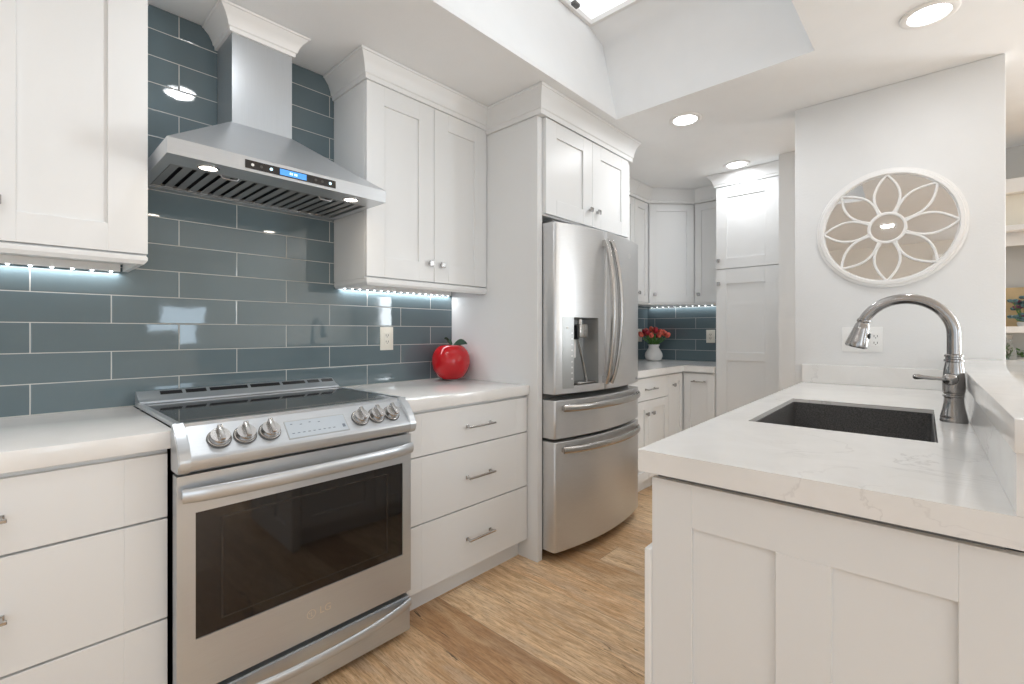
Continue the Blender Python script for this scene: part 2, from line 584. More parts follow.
def offset_path(path, d):
    """offset an open polyline to its right-hand side (travel direction) by d, mitred"""
    out = []
    n = len(path)
    for i, p in enumerate(path):
        p = Vector(p)
        ns = []
        for a, b in ((i - 1, i), (i, i + 1)):
            if 0 <= a and b < n:
                t = (Vector(path[b]) - Vector(path[a])).normalized()
                ns.append(Vector((t.y, -t.x)))
        if len(ns) == 2:
            m = (ns[0] + ns[1]).normalized()
            out.append(p + m * d / max(0.2, m.dot(ns[0])))
        else:
            out.append(p + ns[0] * d)
    return out


CROWN = [(0.0, 0.0), (0.010, 0.0), (0.012, 0.018), (0.018, 0.022), (0.022, 0.040), (0.034, 0.066), (0.050, 0.084), (0.054, 0.090), (0.060, 0.092), (0.062, 0.1)]


def crown(path, z0, z1, proj, name='crown_molding', parent=None, inner=0.012, mat='cab'):
    k = (z1 - z0) / 0.1
    q = proj / 0.062
    prof = [(-inner, z0)] + [(d * q, z0 + h * k) for d, h in CROWN] + [(-inner, z1)]
    mb = MB()
    cols = [[(*o, z) for o in offset_path(path, d)] for d, z in prof]
    rings = [[cols[j][i] for j in range(len(prof))] for i in range(len(path))]
    mb.ring_loft(rings)
    return mb.build(name, mat, parent, smooth=20)


def text_mesh(body, size, T, name, mat, parent, ext=0.0006):
    c = bpy.data.curves.new('lettering', 'FONT')
    c.body = body
    c.size = size
    c.extrude = ext
    c.align_x = 'CENTER'
    c.align_y = 'CENTER'
    tmp = bpy.data.objects.new('lettering', c)
    COL.objects.link(tmp)
    bpy.context.view_layer.update()
    me = bpy.data.meshes.new_from_object(tmp.evaluated_get(bpy.context.evaluated_depsgraph_get()))
    bpy.data.objects.remove(tmp)
    me.transform(T)
    me.name = name
    me.materials.clear()
    me.materials.append(M[mat])
    o = bpy.data.objects.new(name, me)
    COL.objects.link(o)
    o.parent = parent
    if parent.type == 'EMPTY':
        o.matrix_parent_inverse = parent_world(parent).inverted()
    return o


# ------------------------------------------------------------------ the room
XW, YB, YP = -2.234, 4.45, 1.863
struct(MB().box(-2.5, 4.4, -2.8, 4.9, -0.06, 0).build('floor', 'floor'))
# ceiling with the light-well opening
OX0, OX1, OY0, OY1 = -1.42, -0.425, 0.5, 2.442
XS, YS = [-2.5, OX0, OX1, 4.4], [-2.8, OY0, OY1, 4.9]
struct(MB().slab_hole(XS, YS, ZC, ZC + 0.02, {(1, 1)}).build('ceiling', 'ceil'))
# light well: flared left side, kinked far side
zt, zk = 2.98, 2.915
mb = MB()
def wl(z):
    return OX0 - 0.206 * (z - ZC)
def well_ring(z, e, k=0.0):
    x0 = wl(max(z, ZC + 0.02)) + 0.206 * 0.02 if z <= zk + 0.001 else wl(z)
    return [(x0 - e, OY0 + k - e, z), (x0 - e, OY1 - (0.107 if k else 0) + e, z), (OX1 + e, OY1 - (0.107 if k else 0) + e, z), (OX1 + e, OY0 + k - e, z)]
mb.ring_loft([well_ring(ZC + 0.02, 0), well_ring(zk, 0), well_ring(zt, 0, 0.1), well_ring(zt, 0.03, 0.1), well_ring(zk, 0.03), well_ring(ZC + 0.021, 0.03)], caps=False)
struct(mb.build('wall_skylight', 'ceil', smooth=60))
mb = MB()
mb.slab_hole([wl(zt) - .03, wl(zt) + 0.02, OX1 - 0.02, OX1 + .03], [OY0 + .07, OY0 + 0.12, 2.315, 2.365], zt + 0.001, zt + 0.03, {(1, 1)})
sky = struct(mb.build('window_1', 'trim'))
MB().box(wl(zt), OX1, OY0 + .1, 2.335, zt + 0.032, zt + 0.04).build('skylight_glazing', 'pane', sky)
MB().box(-1.49, -1.46, 2.08, 2.13, zt - 0.02, zt + 0.001, 0.004).build('latch', 'dark_pl', sky)

struct(MB().box(XW - 0.12, XW, -2.8, 4.57, 0, ZC).build('wall_left', 'wall'))
struct(MB().box(XW, -0.9, YB, YB + 0.12, 0, ZC).build('wall_back', 'wall'))
struct(MB().box(-0.86, -0.3, 3.7, 3.82, 0, ZC).build('wall_pantry', 'wall'))
mbr = MB(Matrix(((1, 0, 0, 0), (0, 0, 1, 4.62), (0, 1, 0, 0), (0, 0, 0, 1))))
mbr.slab_hole([-0.9, 1.7, 3.3, 4.19], [0.0, 0.45, 2.25, ZC], 0, 0.1, {(1, 1)})
struct(mbr.build('wall_dining', 'greywall'))
mbr = MB(Matrix(((1, 0, 0, 0), (0, 0, 1, 4.61), (0, 1, 0, 0), (0, 0, 0, 1))))
mbr.slab_hole([1.65, 1.74, 2.47, 2.53, 3.26, 3.35], [0.40, 0.49, 2.21, 2.30], 0, 0.03, {(1, 1), (3, 1)})
struct(mbr.build('added_dining_window', 'trim'))  # unseen window frame added around the dining fill lamp
# wall that carries the round mirror (turned 1.4 degrees like the peninsula)
struct(MB(PEN).box(-0.039, 0.782, 2.005, 2.125, 0, ZC, 0.006, 2).build('wall_front', 'wall'))
# rear and right walls of the open-plan room, the large door openings added for daylight
struct(MB().slab_hole([-2.35, 0.2, 3.2, 4.3], [-2.72, -2.6], 0, 0.14, set()).build('baseboard_rear', 'trim'))
mbr = MB(Matrix(((1, 0, 0, 0), (0, 0, 1, -2.62), (0, 1, 0, 0), (0, 0, 0, 1))))
mbr.slab_hole([-2.35, 0.2, 3.2, 4.3], [0.0, 0.1, 2.2, ZC], -0.1, 0, {(1, 1)})
struct(mbr.build('wall_rear', 'beige'))
mbr = MB(Matrix(((0, 0, 1, 4.2), (1, 0, 0, 0), (0, 1, 0, 0), (0, 0, 0, 1))))
mbr.slab_hole([-2.7, -2.48, -0.55, 1.44, 2.04, 4.7], [0.0, 0.15, 1.10, 1.70, 2.2, ZC], 0, 0.1, {(1, 1), (1, 2), (1, 3), (3, 2)})
struct(mbr.build('wall_right', 'beige'))
for nm, (y0, y1, z0, z1) in (('window_2', (1.44, 2.04, 1.10, 1.70)), ('added_side_door', (-2.48, -0.55, 0.15, 2.2))):
    mbf = MB(Matrix(((0, 0, 1, 4.185), (1, 0, 0, 0), (0, 1, 0, 0), (0, 0, 0, 1))))
    ym = (y0 + y1) / 2
    if nm == 'added_side_door':  # unseen side door, added to house a fill lamp
        mbf.slab_hole([y0 - .04, y0 + 0.03, ym - .02, ym + .02, y1 - 0.03, y1 + .04], [z0 - .03, z0 + 0.03, z1 - 0.03, z1 + .04], -0.01, 0.03, {(1, 1), (3, 1)})
    else:
        mbf.slab_hole([y0 - .04, y0 + 0.02, y1 - 0.02, y1 + .04], [z0 - .04, z0 + 0.02, z1 - 0.02, z1 + .04], -0.01, 0.03, {(1, 1)})
    struct(mbf.build(nm, 'trim'))
mbf = MB(Matrix(((1, 0, 0, 0), (0, 0, 1, -2.60), (0, 1, 0, 0), (0, 0, 0, 1))))
mbf.slab_hole([0.15, 0.24, 1.66, 1.74, 3.16, 3.25], [0.06, 0.14, 2.16, 2.25], -0.02, 0.02, {(1, 1), (3, 1)})
struct(mbf.build('added_rear_door', 'trim'))  # unseen rear door frame, added around the frontal fill

# glass tile
tag(MB().box(XW + 0.001, XW + 0.009, -1.2, YP - 0.001, 0.90, 2.438).build('tile_backsplash', 'tile_l'),
    'blue-grey glass subway tile wall running behind the range up to the ceiling', 'backsplash')
bs = thing('corner_backsplash', 'teal glass tile backsplash in the far corner behind the flower vase', 'backsplash', (-1.95, YB - .01, 0.92))
MB().box(XW + 0.010, -1.352, YB - 0.009, YB - 0.001, 0.915, 1.445).build('tile_field', 'tile_b', bs)
MB().box(XW + 0.001, XW + 0.009, 2.85, YB - 0.001, 0.915, 1.445).build('tile_field', 'tile_l', bs)

# ------------------------------------------------------------------ base cabinets beside the range
CZ, CT = 0.913, 0.05     # counter top height, edge thickness
BX = -1.61               # drawer face plane


def drawer_bank(label, y0, y1, rows, hy, loc, stile):
    t = thing('base_cabinet', label, 'cabinet', (-1.9, (y0 + y1) / 2, 0))
    MB().box(XW + 0.012, BX - 0.021, y0, y1, 0.10, CZ - CT - 0.002).build('body', 'cab', t)
    MB().box(XW + 0.02, BX - 0.065, y0 + 0.001, y1 - 0.001, 0.0, 0.10).build('toe_kick', 'cab', t)
    for z0, z1, hz in rows:
        d = slab_front(LEFT, y0 + 0.002, y1 - 0.003, z0, z1, BX - 0.020, BX, stile).build('drawer', 'cab', t)
        pull(LEFT, d, hy, hz, BX)
    return t


rows = [(0.6705, 0.848, 0.757), (0.3875, 0.6645, 0.524), (0.105, 0.3815, 0.241)]
drawer_bank('white three-drawer base cabinet left of the range, cut off by the photo edge', -0.60, 0.314, rows, -0.082, 0, 0.095)
drawer_bank('white three-drawer base cabinet between range and refrigerator panel', 1.098, YP - 0.002, rows, 1.512, 0, 0.085)
mb = MB().box(XW + 0.0105, -1.595, -0.9, 0.325, CZ - CT, CZ, 0.002, 2)
tag(mb.build('countertop', 'quartz'), 'white veined quartz countertop left of the range', 'countertop')
mb = MB().box(XW + 0.0105, -1.595, 1.094, YP - 0.001, CZ - CT, CZ, 0.002, 2)
tag(mb.build('countertop', 'quartz'), 'white quartz countertop right of the range, under the red apple', 'countertop')

# ------------------------------------------------------------------ range
RY0, RY1 = 0.330, 1.088
t = thing('range', 'stainless steel slide-in electric range with six knobs', 'range', (-1.88, 0.72, 0))
MB().box(XW + 0.02, -1.60, RY0 + 0.004, RY1 - 0.006, 0.06, 0.895).build('body', 'black', t)
for y in (RY0 + 0.05, RY1 - 0.05):
    for x in (-2.15, -1.66):
        MB().lathe([(0.018, 0), (0.018, 0.06)], (x, y, 0), seg=12).build('foot', 'black', t)
# cooktop: steel rim + ceramic glass
mb = MB()
mb.slab_hole([-2.215, -2.150, -1.612, -1.59], [RY0 - 0.002, RY0 + 0.012, RY1 - 0.012, RY1 + 0.002], 0.914, 0.929, {(1, 1)})
mb.build('cooktop_rim', 'steel_y', t)
MB().box(-2.1495, -1.6125, RY0 + 0.0125, RY1 - 0.0125, 0.914, 0.927).build('cooktop_glass', 'blackgl', t)
# rear vent trim with slots
mb = MB()
mb.prism([(-2.222, 0.9295), (-2.222, 0.962), (-2.216, 0.967), (-2.205, 0.967), (-2.168, 0.944), (-2.152, 0.939), (-2.138, 0.935), (-2.138, 0.9295)], RY0, RY1, 'xz')
tr = mb.build('vent_trim', 'steel_y', t)
mb = MB()
yy = RY0 + 0.07
for L in (0.07, 0.07, 0.14, 0.12, 0.10, 0.055, 0.055):
    mb.prism([(-2.2005, 0.9637), (-2.1825, 0.9525), (-2.1820, 0.9533), (-2.2000, 0.9645)], yy, yy + L, 'xz')
    yy += L + 0.012
mb.build('vent_slots', 'black', tr)
# control panel, sloped with rolled front lip
prof = [(-1.61, 0.905), (-1.606, 0.929), (-1.600, 0.929), (-1.520, 0.850), (-1.513, 0.844), (-1.509, 0.836), (-1.509, 0.822), (-1.514, 0.810), (-1.524, 0.804), (-1.60, 0.803), (-1.61, 0.85)]
mb = MB()
mb.prism(prof, 0.3265, 1.084, 'xz')
cp = mb.build('control_panel', 'steel_y', t, smooth=25)
# raised end caps that sweep round the ends of the panel
for y0, y1 in ((0.315, 0.346), (1.054, 1.085)):
    mb = MB()
    pr = [(-1.5935, 0.905), (-1.5935, 0.930), (-1.588, 0.932), (-1.555, 0.905), (-1.528, 0.876), (-1.511, 0.848), (-1.506, 0.826), (-1.512, 0.809), (-1.525, 0.801), (-1.5935, 0.801)]
    mb.prism(pr, y0, y1, 'xz')
    bmesh.ops.bevel(mb.bm, geom=[e for e in mb.bm.edges], offset=0.003, segments=2, affect='EDGES', clamp_overlap=True)
    mb.build('end_cap', 'steel_y', t)
SL = Vector((0.085, 0, -0.083)).normalized()      # down the slope
SN = Vector((0.083, 0, 0.085)).normalized()       # out of the slope
def on_slope(y, k):                               # k = 0 top .. 1 fold
    return Vector((-1.600, y, 0.929)) + Vector((0.085, 0, -0.083)) * k
for y in (0.422, 0.491, 0.561, 0.869, 0.934, 0.998):
    c = on_slope(y, 0.60)
    mb = MB()
    mb.lathe([(0.030, 0.0), (0.030, 0.005), (0.027, 0.006), (0.027, 0.018), (0.0255, 0.022), (0.0, 0.022)], c, SN, 28)
    k = mb.build('control_knob', 'knob', t)
    fr = Matrix(((0, SL.x, SN.x, c.x), (1, SL.y, SN.y, c.y), (0, SL.z, SN.z, c.z), (0, 0, 0, 1)))
    MB(fr).box(-0.007, 0.007, -0.026, 0.026, 0.018, 0.037, 0.003, 2).build('grip', 'knob', k)
    MB().lathe([(0.0325, -0.001), (0.0325, 0.003), (0.030, 0.003)], c, SN, 28).build('collar', 'dark_pl', k)
c = on_slope(0.7115, 0.655)
fr = Matrix(((0, SL.x, SN.x, c.x), (1, SL.y, SN.y, c.y), (0, SL.z, SN.z, c.z), (0, 0, 0, 1)))
dp = MB(fr).box(-0.1005, 0.1005, -0.033, 0.033, -0.002, 0.0015, 0.001).build('display', 'screen', t)
MB(fr).box(-0.1025, 0.1025, -0.035, 0.035, -0.002, 0.0008).build('display_bezel', 'silver_pl', t)
icons = [(-0.088 + i * 0.017, -0.080 + i * 0.017, 0.014, 0.017) for i in range(9)]
icons += [(-0.085 + i * 0.03, -0.078 + i * 0.03, -0.022 + 0.004 * (i % 2), -0.019 + 0.004 * (i % 2)) for i in range(4)]
icons.append((0.083, 0.093, 0.006, 0.019))
for i in icons:
    MB(fr).box(*i, 0.0012, 0.0018).build('icon', 'screen_ink', dp)
# oven door
DX = -1.540
dd = MB().slab_hole([DX - 0.045, DX], [0, 1], 0, 1, set())
dd.bm.free()
fr = Matrix(((0, 0, 1, 0), (1, 0, 0, 0), (0, 1, 0, 0), (0, 0, 0, 1)))          # local (y, z, x)
mb = MB(fr)
mb.slab_hole([0.318, 0.362, 1.044, 1.081], [0.178, 0.328, 0.684, 0.792], DX - 0.045, DX, {(1, 1)})
es = [e for e in mb.bm.edges if len(e.link_faces) == 2 and e.calc_face_angle(0) > 1]
bmesh.ops.bevel(mb.bm, geom=es, offset=0.004, segments=2, affect='EDGES', clamp_overlap=True)
dr = mb.build('oven_door', 'steel_y', t)
MB().box(DX - 0.044, DX - 0.0035, 0.3625, 1.0435, 0.3285, 0.6835).build('window_glass', 'ovengl', dr)
# inner frame line seen through the glass
mb = MB(fr)
mb.slab_hole([0.426, 0.432, 0.974, 0.980], [0.358, 0.362, 0.652, 0.657], DX - 0.0036, DX - 0.0032, {(1, 1)})
mb.build('window_border', 'oven_in', dr)
mb = MB()
n = 17
pts = []
for i in range(n):
    f = i / (n - 1)
    y = 0.328 + f * (1.074 - 0.328)
    bow = 1 - (2 * f - 1) ** 2
    pts.append((DX + 0.018 + 0.034 * bow ** 0.6, y, 0.742))
mb.tube(pts, [0.0205] * n, 20, 0.42, up=(0, 0, 1))
for y in (0.340, 1.062):
    mb.box(DX - 0.001, DX + 0.022, y - 0.012, y + 0.012, 0.730, 0.754, 0.003)
mb.build('door_handle', 'steel_y', dr)
def emblem(parent, T, r, name='emblem', mat='etch'):
    """ring logo with a bent stroke and dot, then two letters"""
    mb = MB(T)
    ring = lambda rad, z: [(rad * math.cos(2 * PI * k / 24), rad * math.sin(2 * PI * k / 24), z) for k in range(24)]
    mb.ring_loft([ring(r, 0), ring(r, 0.0006), ring(r * 0.86, 0.0006), ring(r * 0.86, 0)], caps=False)
    mb.box(-r * 0.06, r * 0.06, -r * 0.45, r * 0.5, 0, 0.0006)
    mb.box(-r * 0.06, r * 0.4, -r * 0.5, -r * 0.38, 0, 0.0006)
    mb.box(-r * 0.5, -r * 0.28, r * 0.18, r * 0.4, 0, 0.0006)
    o = mb.build(name, mat, parent)
    return o
# local text frame on a +x face: x -> +y, y -> +z, z -> +x
def face_x(x, y, z):
    return Matrix(((0, 0, 1, x), (1, 0, 0, y), (0, 1, 0, z), (0, 0, 0, 1)))
em = emblem(dr, face_x(DX, 0.688, 0.256), 0.015)
text_mesh('LG', 0.034, face_x(DX, 0.736, 0.256), 'lettering', 'etch', dr)
# storage drawer
mb = MB(fr)
mb.slab_hole([0.319, 1.080], [0.022, 0.158], DX - 0.045, DX - 0.002, set())
bmesh.ops.bevel(mb.bm, geom=list(mb.bm.edges), offset=0.004, segments=2, affect='EDGES')
sd = mb.build('storage_drawer', 'steel_y', t)
mb = MB()
pts = []
for i in range(n):
    f = i / (n - 1)
    y = 0.326 + f * (1.074 - 0.326)
    bow = 1 - (2 * f - 1) ** 2
    pts.append((DX + 0.004 + 0.046 * bow ** 0.8, y, 0.136 - 0.006 * bow))
mb.tube(pts, [0.016] * n, 18, 0.5, up=(0, 0, 1))
mb.build('drawer_handle', 'steel_y', sd)
MB().box(-1.62, DX - 0.03, RY0 + 0.002, RY1 - 0.006, 0.788, 0.803).build('door_gap_seal', 'black', t)
MB().box(-1.62, DX - 0.03, RY0 + 0.002, RY1 - 0.006, 0.157, 0.180).build('drawer_gap_seal', 'black', t)

# ------------------------------------------------------------------ range hood
HX, HY0, HY1, HZ = -1.733, 0.333, 1.090, 1.735
t = thing('range_hood', 'stainless steel chimney range hood above the range', 'range hood', (-2.0, 0.71, HZ))
cy0, cy1, cx = 0.600, 0.828, -2.04
mb = MB()
x0 = XW + 0.012
mb.ring_loft([[(x0, HY0, HZ), (HX, HY0, HZ), (HX, HY1, HZ), (x0, HY1, HZ)],
              [(x0, HY0, HZ + 0.05), (HX, HY0, HZ + 0.05), (HX, HY1, HZ + 0.05), (x0, HY1, HZ + 0.05)]], caps=False)
mb.ring_loft([[(x0, HY0, HZ + 0.05), (HX, HY0, HZ + 0.05), (HX, HY1, HZ + 0.05), (x0, HY1, HZ + 0.05)],
              [(x0, cy0 - .004, 2.008), (cx + .004, cy0 - .004, 2.008), (cx + .004, cy1 + .004, 2.008), (x0, cy1 + .004, 2.008)]], caps=False)
# underside rim around the filter opening
a = [(x0, HY0, HZ), (HX, HY0, HZ), (HX, HY1, HZ), (x0, HY1, HZ)]
b = [(-2.175, HY0 + 0.03, HZ), (-1.842, HY0 + 0.03, HZ), (-1.842, HY1 - 0.03, HZ), (-2.175, HY1 - 0.03, HZ)]
c_ = [(p[0], p[1], HZ + 0.012) for p in b]
mb.ring_loft([a, b, c_], caps=False)
mb.build('canopy', 'steel_y', t, smooth=10)
MB().box(x0, cx, cy0, cy1, 2.006, 2.437).build('chimney', 'steel_z', t)
crown([(XW + 0.010, cy0 - 0.001), (cx + 0.001, cy0 - 0.001), (cx + 0.001, cy1 + 0.001), (XW + 0.010, cy1 + 0.001)][::1], 2.358, 2.438, 0.056, 'crown_molding', t, mat='trim', inner=0.0005)
# baffle filters: two panels of sloping slats
for k, (f0, f1) in enumerate(((HY0 + 0.032, 0.7105), (0.7125, HY1 - 0.032))):
    MB().box(-2.174, -1.843, f0, f1, HZ + 0.016, HZ + 0.020).build('baffle_filter', 'black', t)
    fl = [ch for ch in t.children if ch.name.startswith('baffle_filter')][-1]
    ns = 9
    pw = (f1 - f0) / ns
    mb = MB()
    for i in range(ns):
        yy = f0 + i * pw
        mb.box(-2.160, -1.857, yy + 0.002, yy + pw * 0.70, HZ + 0.003, HZ + 0.006, 0.001)
    mb.box(-2.174, -2.158, f0, f1, HZ + 0.001, HZ + 0.012)
    mb.box(-1.859, -1.843, f0, f1, HZ + 0.001, HZ + 0.012)
    mb.build('baffle_slats', 'steel_d', fl)
    yc = (f0 + f1) / 2
    MB().tube([(-1.852, yc - 0.028, HZ + 0.001), (-1.852, yc - 0.022, HZ - 0.008), (-1.852, yc + 0.022, HZ - 0.008), (-1.852, yc + 0.028, HZ + 0.001)], 0.003, 8).build('filter_latch', 'steel_d', fl)
for y in (0.458, 0.965):
    lt = MB().lathe([(0.032, 0.003), (0.032, -0.003), (0.027, -0.004), (0.026, -0.001), (0.0, -0.001)], (-1.795, y, HZ), (0, 0, 1), 28).build('hood_light', 'knob', t)
    MB().lathe([(0.0255, -0.0008), (0.0255, -0.0025), (0.0, -0.0035)], (-1.795, y, HZ), (0, 0, 1), 24).build('lens', 'hoodlens', lt)
    area('hood_lamp', (-1.795, y, HZ - 0.008), (0, 0, 0), 0.05, 0.05, 0.35, (1, 0.9, 0.76), 'DISK')
pn = MB().box(HX - 0.001, HX + 0.0025, 0.549, 0.868, HZ + 0.010, HZ + 0.038).build('control_panel', 'blackgl', t)
MB().box(HX + 0.0024, HX + 0.0032, 0.661, 0.755, HZ + 0.0135, HZ + 0.0345).build('display', 'blue', pn)
for yc in (0.697, 0.703, 0.713, 0.719):
    MB().box(HX + 0.0031, HX + 0.0036, yc - 0.002, yc + 0.002, HZ + 0.020, HZ + 0.028).build('digit', 'blue_txt', pn)
for y, mt in ((0.572, 'white_pl'), (0.600, 'slot'), (0.632, 'blue_txt'), (0.790, 'slot'), (0.815, 'slot'), (0.846, 'blue_txt')):
    MB().lathe([(0.005, 0.0024), (0.005, 0.0034), (0.0, 0.0034)], (HX, y, HZ + 0.024), (1, 0, 0), 16).build('button', mt, pn)

# ------------------------------------------------------------------ upper cabinets by the hood
UX = -1.915


def light_rail(path, z0, z1, parent, inner=0.018):
    mb = MB()
    prof = [(-inner, z0 + 0.004), (-inner, z1), (0.0, z1), (0.004, z1 - 0.006), (0.004, z0 + 0.012), (-0.004, z0), (-inner, z0)]
    cols = [[(*o, z) for o in offset_path(path, d)] for d, z in prof]
    mb.ring_loft([[cols[j][i] for j in range(len(prof))] for i in range(len(path))])
    return mb.build('light_rail', 'cab', parent, smooth=20)


def led_strip(label, axis, a0, a1, other, z, nb, power, drop=0.0265):
    t = thing('led_strip', label, 'light strip', ((a0 + a1) / 2, other, z) if axis == 'x' else (other, (a0 + a1) / 2, z))
    T = BACK if axis == 'x' else LEFT
    MB(T).box(a0, a1, other - 0.006, other + 0.006, z, z + drop).build('strip', 'white_pl', t)
    for i in range(nb):
        a = a0 + (i + 0.5) * (a1 - a0) / nb
        MB(T).lathe([(0.0048, 0.0), (0.0044, -0.003), (0.0, -0.0046)], (a, other, z), (0, 0, 1), 8).build('led', 'led', t)
    L = a1 - a0
    cx_, cy_ = ((a0 + a1) / 2, other) if axis == 'x' else (other, (a0 + a1) / 2)
    area('under_cabinet_lamp', (cx_, cy_, z - 0.006), (0, 0, 0), *((L, 0.02) if axis == 'x' else (0.02, L)), power, (0.97, 0.985, 1.0))
    return t


# left one
t = thing('wall_cabinet', 'white shaker wall cabinet at the top left corner of the photo', 'cabinet', (-2.07, 0.0, 1.44))
MB().box(XW + 0.011, UX - 0.021, -0.60, 0.317, 1.437, 2.335).build('body', 'cab', t)
d = shaker(LEFT, -0.075, 0.317, 1.444, 2.333, UX - 0.02, UX, 0.095, 0.100, 0.065, 0.086).build('door', 'cab', t)
square_knob(LEFT, d, -0.021, 1.553, UX)
d = shaker(LEFT, -0.595, -0.079, 1.444, 2.333, UX - 0.02, UX).build('door', 'cab', t)
square_knob(LEFT, d, -0.13, 1.53, UX)
light_rail([(UX, -0.60), (UX, 0.317), (XW + 0.011, 0.317)][::-1][::-1], 1.411, 1.4385, t) if False else light_rail([(UX - 0.004, -0.60), (UX - 0.004, 0.313), (XW + 0.012, 0.313)], 1.411, 1.4385, t, inner=0.02)
crown([(UX, -0.6), (UX, 0.317), (XW + 0.011, 0.317)], 2.333, 2.438, 0.055, 'crown_molding', t)
led_strip('white LED strip glowing under the left wall cabinet', 'y', -0.58, 0.285, XW + 0.022, 1.410, 17, 1.1)

# right one
CY0 = 1.106
t = thing('wall_cabinet', 'white two-door shaker wall cabinet right of the hood', 'cabinet', (-2.07, 1.48, 1.44))
MB().box(XW + 0.011, UX - 0.021, CY0, YP - 0.001, 1.437, 2.335).build('body', 'cab', t)
ym = 1.487
d = shaker(LEFT, CY0 + 0.001, ym - 0.0015, 1.444, 2.331, UX - 0.02, UX, 0.092, 0.092, 0.088, 0.095).build('door', 'cab', t)
square_knob(LEFT, d, ym - 0.030, 1.535, UX)
d = shaker(LEFT, ym + 0.0015, YP - 0.004, 1.444, 2.331, UX - 0.02, UX, 0.092, 0.092, 0.088, 0.095).build('door', 'cab', t)
square_knob(LEFT, d, ym + 0.044, 1.535, UX)
light_rail([(XW + 0.012, CY0 + 0.004), (UX - 0.004, CY0 + 0.004), (UX - 0.004, YP - 0.001)], 1.405, 1.4385, t, inner=0.02)
crown([(XW + 0.011, CY0), (UX, CY0), (UX, YP - 0.001)], 2.332, 2.438, 0.056, 'crown_molding', t)
led_strip('white LED strip of bright dots under the cabinet right of the hood', 'y', CY0 + 0.03, YP - 0.02, XW + 0.022, 1.410, 17, 1.1)

# ------------------------------------------------------------------ refrigerator surround
PX = -1.545
PY1 = 1.903
t = thing('end_panel', 'tall white end panel on the left side of the refrigerator', 'panel', (-1.88, 1.88, 0))
MB().box(XW + 0.002, PX, YP, PY1, 0.0, 2.307, 0.001).build('board', 'cab', t)
mbp = MB().box(PX - .02, PX + 0.0015, YP + 0.001, PY1 - 0.001, 0.0, 2.306, 0.001)
mbp.build('face_stile', 'cab', t)
t = thing('end_panel', 'white end panel standing right of the refrigerator', 'panel', (-1.88, 2.81, 0))
MB().box(XW + 0.011, PX, 2.806, 2.826, 0.0, 2.307, 0.001).build('board', 'cab', t)
FX = -1.522
t = thing('wall_cabinet', 'white two-door cabinet above the refrigerator', 'cabinet', (-1.88, 2.34, 1.8))
MB().box(XW + 0.011, FX - 0.021, PY1 + 0.001, 2.805, 1.800, 2.335).build('body', 'cab', t)
fy0, fym, fy1 = PY1 + 0.004, 2.342, 2.772
for a0, a1, ky in ((fy0, fym - 0.0015, fym - 0.032), (fym + 0.0015, fy1, fym + 0.05)):
    d = shaker(LEFT, a0, a1, 1.808, 2.306, FX - 0.02, FX, 0.092, 0.092, 0.08, 0.085).build('door', 'cab', t)
    square_knob(LEFT, d, ky, 1.900, FX)
crown([(UX + 0.003, YP), (FX, YP), (FX, 2.80), (XW + 0.011, 2.826)], 2.309, 2.438, 0.050, 'crown_molding', t, inner=0.0005)
MB().box(XW + 0.011, FX - 0.001, YP + 0.002, 2.822, 2.3365, 2.437).build('top_filler', 'cab', t)
MB().box(XW + 0.011, FX - 0.001, YP + 0.001, PY1, 2.3085, 2.336).build('top_filler', 'cab', t)
MB().box(XW + 0.011, FX - 0.001, 2.806, 2.822, 2.3085, 2.336).build('top_filler', 'cab', t)

# ------------------------------------------------------------------ refrigerator
t = thing('refrigerator', 'stainless steel french-door refrigerator with water dispenser', 'refrigerator', (-1.85, 2.345, 0))
FY0, FY1, FYM = 1.908, 2.800, 2.300
MB().box(-2.19, -1.552, FY0 + 0.006, FY1 - 0.006, 0.045, 1.745).build('body', 'dark_pl', t)
for y in (FY0 + 0.06, FY1 - 0.06):
    for x in (-2.1, -1.62):
        MB().lathe([(0.02, 0), (0.02, 0.046)], (x, y, 0), seg=12).build('foot', 'black', t)
MB().box(-1.62, -1.60, FY0 + 0.01, FY1 - 0.01, 0.008, 0.046).build('base_grille', 'black', t)


def fx(y):
    return -1.466 + 0.060 * (1 - ((y - 2.352) / 0.446) ** 2)


